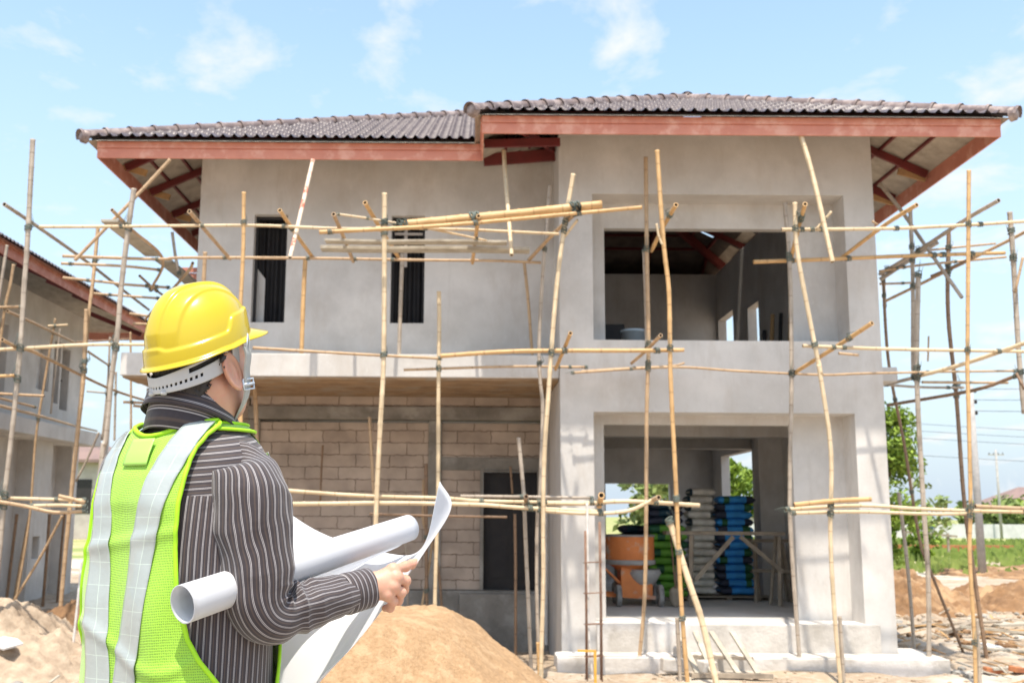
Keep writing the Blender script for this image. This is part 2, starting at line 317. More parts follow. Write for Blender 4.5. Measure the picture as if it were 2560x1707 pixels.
# ------------------------------------------------------------------ the house under construction
T = .455; ZE = 6.42
house = thing('house', (0, 0, 0), 'unfinished two storey house of raw grey plaster with brown tiled roof behind the scaffolding', 'house')
ZW = 6.62
plaster = [('+', 1.08, 5.17, 0, 9.3, -.4, ZW), ('-', 1.30, 5.0, .60, 9.1, -.5, 3.12), ('-', 1.30, 5.0, .60, 8.3, 3.40, 7),
  ('-', 1.51, 4.78, -1, .45, 3.864, 5.788), ('-', 1.715, 4.195, .4, .7, 3.864, 5.45),
  ('-', 1.50, 4.787, -1, .45, .37, 2.945), ('-', 1.68, 4.115, .4, .7, .37, 2.83),
  ('-', 4.9, 5.3, 6.95, 8.2, 4.3, 5.62), ('-', 4.9, 5.3, 5.1, 5.85, 4.55, 5.42), ('-', 4.9, 5.3, 5.9, 8.3, 1.1, 2.85),
  ('-', 2.75, 4.1, 9, 9.4, 1.2, 2.32),
  ('+', 4.62, 5.0, 4.0, 4.25, -.4, 3.12), ('+', 1.3, 5.0, .60, 9.1, -.4, .37),
  # upper storey on the left
  ('+', -3.85, 1.08, 1.0, 9.3, 3.40, ZW), ('-', -3.65, .93, 1.2, 9.1, 3.60, 7), ('-', -3.082, -2.62, .9, 1.3, 4.238, 5.765), ('-', -1.17, -.705, .9, 1.3, 4.24, 5.762),
  ('+', -3.65, .93, 3.6, 3.75, 3.6, ZW)]
vox(plaster, 'wall', M['plaster'], house)
# canopy slab over the ground floor, its beam, block courses and the recessed wall
c = MB(); c.box(-4.53, 1.078, .10, 2.9, 3.378, 3.676); c.build('canopy', M['plaster'], house, bevel=.012)
c = MB()
c.box(-4.50, 1.075, .13, .78, 3.352, 3.376); c.box(-4.50, 1.075, .80, 2.27, 3.362, 3.376)
for y in (1.15, 1.52, 1.9): c.box(-4.50, 1.075, y, y + .012, 3.355, 3.361)
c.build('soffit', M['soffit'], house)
c = MB(); c.box(-3.30, 1.078, 2.30, 2.60, 3.225, 3.376); c.build('block_course', M['block'], house)
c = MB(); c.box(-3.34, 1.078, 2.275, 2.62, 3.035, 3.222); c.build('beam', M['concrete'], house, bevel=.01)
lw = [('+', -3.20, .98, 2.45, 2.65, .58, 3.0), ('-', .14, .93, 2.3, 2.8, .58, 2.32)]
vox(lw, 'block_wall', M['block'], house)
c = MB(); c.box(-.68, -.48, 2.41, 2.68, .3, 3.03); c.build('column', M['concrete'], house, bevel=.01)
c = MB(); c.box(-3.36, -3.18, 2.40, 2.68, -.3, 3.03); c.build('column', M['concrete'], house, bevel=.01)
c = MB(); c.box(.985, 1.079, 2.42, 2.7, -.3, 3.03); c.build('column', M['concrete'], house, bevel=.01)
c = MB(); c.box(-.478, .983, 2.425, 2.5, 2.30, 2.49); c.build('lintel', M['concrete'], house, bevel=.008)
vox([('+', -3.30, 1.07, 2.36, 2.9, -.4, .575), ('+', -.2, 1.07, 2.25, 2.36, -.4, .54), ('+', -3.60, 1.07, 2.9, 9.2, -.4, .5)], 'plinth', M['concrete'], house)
d = MB(); d.box(.09, .14, 2.40, 2.6, .58, 2.36); d.box(.93, .975, 2.40, 2.6, .58, 2.36); d.box(.14, .93, 2.40, 2.6, 2.28, 2.299)
dj = d.build('door_frame', M['concrete'], house)
d = MB(); d.box(.142, .928, 2.56, 2.60, .585, 2.278); d.box(.24, .5, 2.54, 2.56, .75, 1.35); d.box(.58, .83, 2.54, 2.56, .75, 1.35); d.box(.24, .5, 2.54, 2.56, 1.5, 2.15); d.box(.58, .83, 2.54, 2.56, 1.5, 2.15)
door = d.build('door', M['dark'], house)
# side wall of the ground floor below the canopy, far side
vox([('+', -3.6, -3.4, 2.65, 9.2, .5, 3.38), ('-', -3.7, -3.3, 4.0, 6.2, 1.2, 2.6)], 'side_wall', M['block'], house)
# upper window inner frames
for x0, x1 in ((-3.082, -2.62), (-1.17, -.705)):
    q = MB(); z0, z1 = 4.24, 5.76
    for a in ((x0 + .003, x0 + .035, z0, z1), (x1 - .035, x1 - .003, z0, z1)): q.box(a[0], a[1], 1.12, 1.17, a[2] + .003, a[3] - .003)
    q.box(x0 + .037, x1 - .037, 1.12, 1.17, z1 - .035, z1 - .004)
    wf = q.build('window_frame', M['dark'], house)
q = MB(); q.box(-1.0, -.955, 1.10, 1.115, 5.05, 5.755); q.box(-1.13, -.74, 1.075, 1.095, 5.50, 5.535); q.build('mullion', M['far_wall'], house)
q = MB(); q.add([(-3.07, 1.24, 3.9), (-2.95, 1.24, 3.9), (-2.95, 1.24, 4.9), (-3.07, 1.24, 5.05), (-3.07, 1.26, 3.9), (-2.95, 1.26, 3.9), (-2.95, 1.26, 4.9), (-3.07, 1.26, 5.05)], [(0, 1, 2, 3), (7, 6, 5, 4), (0, 4, 5, 1), (1, 5, 6, 2), (2, 6, 7, 3), (3, 7, 4, 0)]); q.build('board', M['plaster'], house)
for x0 in (-3.3, -1.4):      # black sheet added inside the narrow windows to make their rooms dark
    q = MB(); q.grid([[(x0 + .9 * i / 50, 1.42 + .03 * math.sin(i * .9) + .02 * nz(i * .2, z), z) for i in range(51)] for z in (3.65, 4.2, 4.8, 5.4, 6.3)]); q.build('dark_sheet', M['dark'], house, smooth=True)
# steps and apron
vox([('+', 1.503, 4.95, -.07, .44, -.4, .366)], 'step', M['pale_concrete'], house)
vox([('+', .98, 5.55, -.58, -.075, -.4, .035), ('+', 5.18, 5.55, -.075, .5, -.4, .035)], 'apron', M['pale_concrete'], house)
q = MB(); q.box(5.172, 5.42, .15, .6, 3.375, 3.56); q.build('corbel', M['plaster'], house, bevel=.01)
q = MB(); q.box(1.31, 4.99, 3.0, 3.3, 2.86, 3.118); q.build('beam', M['plaster'], house); q = MB(); q.box(1.31, 4.99, 5.9, 6.15, 2.86, 3.118); q.build('beam', M['plaster'], house)
q = MB(); q.lathe([(.028, -.12), (.028, 3.3)], 10, (1.02, 1.9, 0)); q.build('drain_pipe', M['white_pipe'], house, smooth=True)
# ---- roof
ATTIC = MB(); M['attic_dark'] = mat('attic_shade', (.13, .10, .08), (.06, .045, .04), 3, .9)  # roof underside within the walls, attic shade put into its colour
def roofz(t): return ZE + T * t
PER = .146
def face(mb, ub, corner, ed, nd, Lg, tmax, keep=None, holes=None):
    """tiled hip face: courses step down towards the eave, pantile waves along it"""
    corner = Vector(corner); ed = Vector(ed); nd = Vector(nd)
    ns = int(Lg / (PER / 8)); S = [Lg * i / ns for i in range(ns + 1)]
    cw = .31; nc = int(math.ceil(tmax / cw)); rows = []
    for k in range(nc):
        t0 = k * cw; t1 = min(tmax, (k + 1) * cw)
        rows += [(t0, .030), (t1 - .004, 0)]
        if t1 >= tmax: break
    grid = []
    for t, dz in rows:
        r = []
        for s_ in S:
            s = min(max(s_, t), Lg - t); p = corner + ed * s + nd * t
            wv = math.cos(2 * PI * s / PER); r.append((p.x, p.y, roofz(t) + dz + .020 * wv + .008 * math.cos(4 * PI * s / PER)))
        grid.append(r)
    b = len(mb.v); nb = len(S); mb.v += [p for r in grid for p in r]
    for i in range(len(grid) - 1):
        for j in range(nb - 1):
            a, c_ = grid[i][j], grid[i][j + 1]; e = grid[i + 1][j]
            if abs(a[0] - c_[0]) + abs(a[1] - c_[1]) < 1e-5 and abs(e[0] - grid[i + 1][j + 1][0]) + abs(e[1] - grid[i + 1][j + 1][1]) < 1e-5: continue
            mx, my = (a[0] + c_[0]) / 2, (a[1] + e[1]) / 2
            if keep and not keep(mx, my): continue
            if holes and holes(mx, my): continue
            mb.f.append((b + i * nb + j, b + i * nb + j + 1, b + (i + 1) * nb + j + 1, b + (i + 1) * nb + j)); mb.m.append(0)
    # flat underside battens sheet, same plan
    nu = int(Lg / .3); tu = [tmax * i / max(1, int(tmax / .31)) for i in range(int(tmax / .31) + 1)]
    for i in range(len(tu) - 1):
        for j in range(nu):
            q = []
            for t, s_ in ((tu[i], j), (tu[i], j + 1), (tu[i + 1], j + 1), (tu[i + 1], j)):
                s = min(max(Lg * s_ / nu, t), Lg - t); p = corner + ed * s + nd * t; q.append((p.x, p.y, roofz(t) - .045 + (.012 if t == tu[i + 1] else 0)))
            mx = sum(p[0] for p in q) / 4; my = sum(p[1] for p in q) / 4
            if keep and not keep(mx, my): continue
            if holes and holes(mx, my): continue
            if (Vector(q[0]) - Vector(q[1])).length < 1e-4 and (Vector(q[2]) - Vector(q[3])).length < 1e-4: continue
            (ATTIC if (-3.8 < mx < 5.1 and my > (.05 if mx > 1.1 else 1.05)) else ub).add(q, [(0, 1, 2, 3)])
MX0, MX1, MY0, MY1 = -5.02, 6.38, -.25, 9.65
BX0, BX1, BY0, BY1 = -.02, 6.38, -1.25, 3.0
tm, um = MB(), MB()
hole_seed = lambda x, y: nz(x * 2.4, y * 2.4, 4.4) > .30
hl = lambda x, y: hole_seed(x, y) and 3.0 < y < 7.4 and 2.0 < x < 5.4
face(tm, um, (MX0, MY0, 0), (1, 0, 0), (0, 1, 0), 11.4, 4.95, keep=lambda x, y: x - y < .7 and x + y < 6.9)
face(tm, um, (MX0, MY0, 0), (0, 1, 0), (1, 0, 0), 9.9, 4.95)
face(tm, um, (MX1, MY0, 0), (0, 1, 0), (-1, 0, 0), 9.9, 4.95, keep=lambda x, y: y > -.2, holes=hl)
face(tm, um, (MX0, MY1, 0), (1, 0, 0), (0, -1, 0), 11.4, 4.95, holes=hl)
face(tm, um, (BX0, BY0, 0), (1, 0, 0), (0, 1, 0), 6.4, 3.2)
face(tm, um, (BX1, BY0, 0), (0, 1, 0), (-1, 0, 0), 6.4, 3.2, keep=lambda x, y: y < 6.1 - x + .2 or y < 2.0)
face(tm, um, (BX0, BY0, 0), (0, 1, 0), (1, 0, 0), 8.4, 3.2, keep=lambda x, y: y - x < .4)
roof = tm.build('roof', M['tile'], house, smooth=True, fix=False)
um.build('underside', M['underside'], roof, fix=False)
ATTIC.build('shaded_underside', M['attic_dark'], roof, fix=False)
# hip and ridge tiles: overlapping half-round caps
def caps(a, b, name='ridge_tiles'):
    a = Vector(a); b = Vector(b); d = (b - a); n = max(1, int(d.length / .34)); u = d.normalized(); q = MB()
    side = u.cross(Vector((0, 0, 1))).normalized(); up = side.cross(u)
    for k in range(n + 1):
        p0 = a + u * (k * d.length / n - .06); p1 = p0 + u * (d.length / n + .05) if k < n else p0 + u * .05
        G = []
        for p, r in ((p0, .100), (p0 + u * .035, .102), (p0 + u * .045, .086), (p1, .078)):
            G.append([p + side * (r * math.cos(an)) + up * (r * 1.0 * math.sin(an) - .012) for an in [PI * (-.06 + 1.12 * j / 10) for j in range(11)]])
        q.grid(G)
    return q.build(name, M['ridge'], roof, smooth=True, fix=False)
L5 = 4.95; z5 = roofz(L5) + .02; z3 = roofz(3.2) + .02
caps((MX0 - .03, MY0 - .03, ZE + .01), (MX0 + L5, MY0 + L5, z5)); caps((MX0 + L5, MY0 + L5, z5), (MX1 - L5, MY0 + L5, z5)); caps((MX1 - L5, MY0 + L5, z5), (MX1 - 3.2, 2.95, z3))
caps((BX0 - .03, BY0 - .03, ZE + .01), (3.18, 1.95, z3)); caps((BX1 + .03, BY0 - .03, ZE + .01), (3.18, 1.95, z3)); caps((3.18, 1.95, z3), (3.18, 2.95, z3))
caps((MX0 - .03, MY1 + .03, ZE + .01), (MX0 + L5, MY1 - L5, z5)); caps((MX1 + .03, MY1 + .03, ZE + .01), (MX1 - L5, MY1 - L5, z5))
q = MB(); q.lathe([(.0, -.06), (.05, -.057), (.085, -.035), (.092, .03)], 16, (0, 0, 0), ax='y')   # rounded end caps of the hips
for cx, cy, az in ((MX0 - .02, MY0 - .02, -45), (BX0 - .02, BY0 - .02, -45), (BX1 + .02, BY0 - .02, 45)):
    o = q.build('ridge_end', M['ridge'], roof, (cx, cy, ZE + .0), smooth=True); o.rotation_euler = (0, 0, R_(az))
# fascia boards with a projecting upper strip
def fascia(a, b, out):
    a = Vector(a); b = Vector(b); o = Vector(out); q = MB()
    q.beam(a + Vector((0, 0, .065)), b + Vector((0, 0, .065)), .022, .13)
    q.beam(a + o * .014 + Vector((0, 0, .175)), b + o * .014 + Vector((0, 0, .175)), .03, .085)
    return q.build('fascia', M['fascia'], roof, bevel=.004)
zf = 6.172
fascia((-4.907, -.15, zf), (.078, -.15, zf), (0, -1, 0)); fascia((.066, -1.15, zf), (6.300, -1.15, zf), (0, -1, 0))
fascia((-4.895, -.13, zf), (-4.895, 9.55, zf), (-1, 0, 0)); fascia((6.289, -1.13, zf), (6.289, 9.55, zf), (1, 0, 0))
fascia((.078, -1.13, zf), (.078, -.17, zf), (-1, 0, 0)); fascia((-4.88, 9.55, zf), (6.27, 9.55, zf), (0, 1, 0))
# rafters, purlins, hip beams of dark red steel
def raf(a, b, wd=.05, h=.10, nm='rafter', m='steel'):
    q = MB(); q.beam(a, b, wd, h); q.build(nm, M[m], roof)
dz = -.115
def rz(t): return roofz(t) + dz
for x in (-3.9, -2.9, -1.9, -.9): tt = min(3.6, x + 4.9); raf((x, -.13, rz(.12)), (x, -.25 + tt, rz(tt)))
for y in (.85, 2.0, 3.2, 4.4, 5.6, 6.8): tt = min(2.2, y + .15); raf((-4.87, y, rz(.15)), (-5.02 + tt, y, rz(tt))); tt = min(2.6, y + 1.1, 9 - y); raf((6.26, y, rz(.12)), (6.38 - tt, y, rz(tt)))
for x in (1.0, 2.0, 3.2, 4.3, 5.3): raf((x, -1.13, rz(.12)), (x, 1.0, rz(2.25 if 2.2 < x < 4.2 else 2.25)) if 2.2 < x < 4.2 else (x, -.3, rz(.95)))
raf((-4.85, -.10, rz(.16)), (-1.0, 3.75, rz(4.0)), .07, .12, 'hip_beam'); raf((6.25, -1.10, rz(.15)), (3.3, 1.85, rz(3.1)), .07, .12, 'hip_beam'); raf((.11, -1.1, rz(.15)), (3.0, 1.8, rz(3.0)), .07, .12, 'hip_beam')
raf((.1, -.1, rz(1.1)), (1.3, 1.1, rz(1.2)), .06, .14, 'valley_beam')
raf((.10, .55, 6.42), (1.07, .55, 6.50), .06, .16, 'tie_beam'); raf((.10, -.35, 6.33), (1.07, -.35, 6.36), .05, .10, 'tie_beam'); raf((.30, -1.1, 6.38), (1.05, .5, 6.56), .05, .08)
raf((6.25, 9.5, rz(.1)), (1.6, 4.85, rz(4.6)), .09, .16, 'hip_beam'); raf((-4.85, 9.5, rz(.1)), (-.2, 4.85, rz(4.6)), .09, .16, 'hip_beam')
for t in (.42, .76, 1.1):
    raf((-4.87 + t - .15, -.25 + t, rz(t) + .06), (.1 - (.25 - t if t < .3 else 0), -.25 + t, rz(t) + .06), .035, .04, 'purlin')
    raf((-5.02 + t, -.15 + t, rz(t) + .06), (-5.02 + t, 9.0 - t, rz(t) + .06), .035, .04, 'purlin')
    raf((6.38 - t, -1.15 + t, rz(t) + .06), (6.38 - t, 9.0 - t, rz(t) + .06), .035, .04, 'purlin')
    raf((t, -1.25 + t, rz(t) + .06), (6.36 - t, -1.25 + t, rz(t) + .06), .035, .04, 'purlin')
    raf((-.02 + t, -1.2 + t, rz(t) + .06), (-.02 + t, .1 + t, rz(t) + .06), .035, .04, 'purlin')
for t in (1.6, 2.0, 2.4, 2.8, 3.2, 3.6, 4.0, 4.4):
    raf((6.38 - t, -.1 + t, rz(t) + .06), (6.38 - t, 9.6 - t, rz(t) + .06), .04, .045, 'purlin'); raf((-4.9 + t, 9.65 - t, rz(t) + .06), (6.3 - t, 9.65 - t, rz(t) + .06), .04, .045, 'purlin')
for x in (-2.5, -1.2, 0, 1.2, 2.4, 3.6, 4.8): tt = min(4.8, 6.38 - x, x + 5.02) - .1; raf((x, 9.5, rz(.15)), (x, 9.65 - tt, rz(tt)))
raf((1.3, .75, 5.95), (5.0, .75, 5.95), .08, .16, 'tie_beam'); raf((1.0, 4.2, 6.66), (5.1, 4.2, 6.66), .06, .1, 'tie_beam'); raf((1.0, 2.6, 6.66), (5.1, 2.6, 6.66), .06, .1, 'tie_beam')
for x in (2.0, 3.2): raf((x, 4.2, 6.7), (x, 4.2, 7.8), .05, .05, 'strut'); raf((x, 4.2, 6.7), (x + 1.1, 4.2, 7.6), .05, .05, 'strut')
for y, x in ((2.0, 6.1), (.85, 6.1), (.85, -4.75), (3.2, 6.1), (2.0, -4.75), (3.2, -4.75)): raf((x - .22, y + .05, rz(.3) - .02), (x + .16, y + .05, rz(.15) - .06), .035, .09, 'packing_block', 'timber')
# a lower rear wing whose eave shows past the left corner
fw = MB(); fw.beam((-5.25, 5.1, 5.78), (-3.9, 5.1, 5.78), .022, .13); fw.beam((-5.25, 5.086, 5.90), (-3.9, 5.086, 5.90), .03, .085)
fw.build('rear_fascia', M['fascia'], house)
# ------------------------------------------------------------------ neighbouring house on the left
nb_ = thing('house', (-9, 8, 0), 'grey plastered house under construction at the left edge with receding red fascia', 'house')
def rel(mb, name, m, par, **k):
    o = mb.build(name, m, par, **k); o.location = tuple(-c for c in par.location) if par.type == 'EMPTY' else (0, 0, 0); return o
nw = [('+', -17, -9, -2, 11.0, -.4, 6.05), ('-', -9.35, -8.5, 3.0, 10.6, -.2, 3.1), ('+', -9.35, -9.0, 8.55, 9.5, -.4, 3.1),
      ('-', -9.3, -8.9, 8.35, 9.0, 4.15, 5.05), ('-', -9.5, -8.9, 9.2, 9.55, 3.95, 5.3), ('-', -9.5, -8.9, 9.65, 10.1, 3.85, 5.2), ('-', -9.5, -8.9, 6.1, 6.9, 3.8, 5.2), ('-', -9.6, -9.3, 4.6, 6.2, -.1, 2.3), ('-', -9.25, -8.9, 8.75, 9.1, .7, 1.15)]
nbw = vox([(o[0], o[1] + 9, o[2] + 9, o[3] - 8, o[4] - 8, o[5], o[6]) for o in nw], 'wall', M['plaster'], nb_)
q = MB(); q.box(-9.0, -8.55, -2, 11.1, 3.12, 3.42); rel(q, 'ledge', M['plaster'], nb_, bevel=.01)
q = MB(); q.box(-9.295, -9.20, 8.36, 8.99, 4.16, 5.04); rel(q, 'window_pane', M['white_scrap'], nb_)
for y0, y1 in ((9.2, 9.55), (9.65, 10.1)):
    q = MB(); q.box(-9.18, -9.14, y0 + .14, y0 + .18, 3.96, 5.2); q.box(-9.19, -9.15, y0, y1, 4.5, 4.54); rel(q, 'window_frame', M['dark'], nb_)
t2, u2 = MB(), MB(); ZE_keep = ZE
ZE = 5.98
face(t2, u2, (-7.55, -4, 0), (0, 1, 0), (-1, 0, 0), 16.2, 4.8)
face(t2, u2, (-18.4, 12.2, 0), (1, 0, 0), (0, -1, 0), 10.85, 4.8)
nr = rel(t2, 'roof', M['tile'], nb_, smooth=True, fix=False); un = u2.build('underside', M['underside'], nr, fix=False)
q = MB()
q.beam((-7.65, -4, 5.84), (-7.65, 12.0, 5.84), .022, .15); q.beam((-7.635, -4, 5.96), (-7.635, 12.0, 5.96), .03, .09); q.build('fascia', M['fascia'], nr)
q = MB(); q.beam((-18, 12.05, 5.84), (-7.66, 12.05, 5.84), .022, .18); q.build('fascia', M['fascia'], nr)
for y in (3, 4.5, 6, 7.5, 9, 10.5): 
    q = MB(); q.beam((-7.68, y, 5.90), (-9.2, y, 6.55), .05, .1); q.build('rafter', M['steel'], nr)
for x in (-8.2, -8.7): q = MB(); q.beam((x, 2, 6.02 + (-7.55 - x) * T), (x, 11.4, 6.02 + (-7.55 - x) * T), .04, .05); q.build('purlin', M['steel'], nr)
q = MB(); q.beam((-7.8, 11.2, 5.75), (-8.95, 11.0, 6.2), .06, .1); q.build('hip_beam', M['steel'], nr)
q = MB(); q.lathe([(.035, .0), (.035, 5.75)], 8, (-8.45, 11.25, 0)); rel(q, 'drain_pipe', M['white_pipe'], nb_, smooth=True)
ZE = ZE_keep
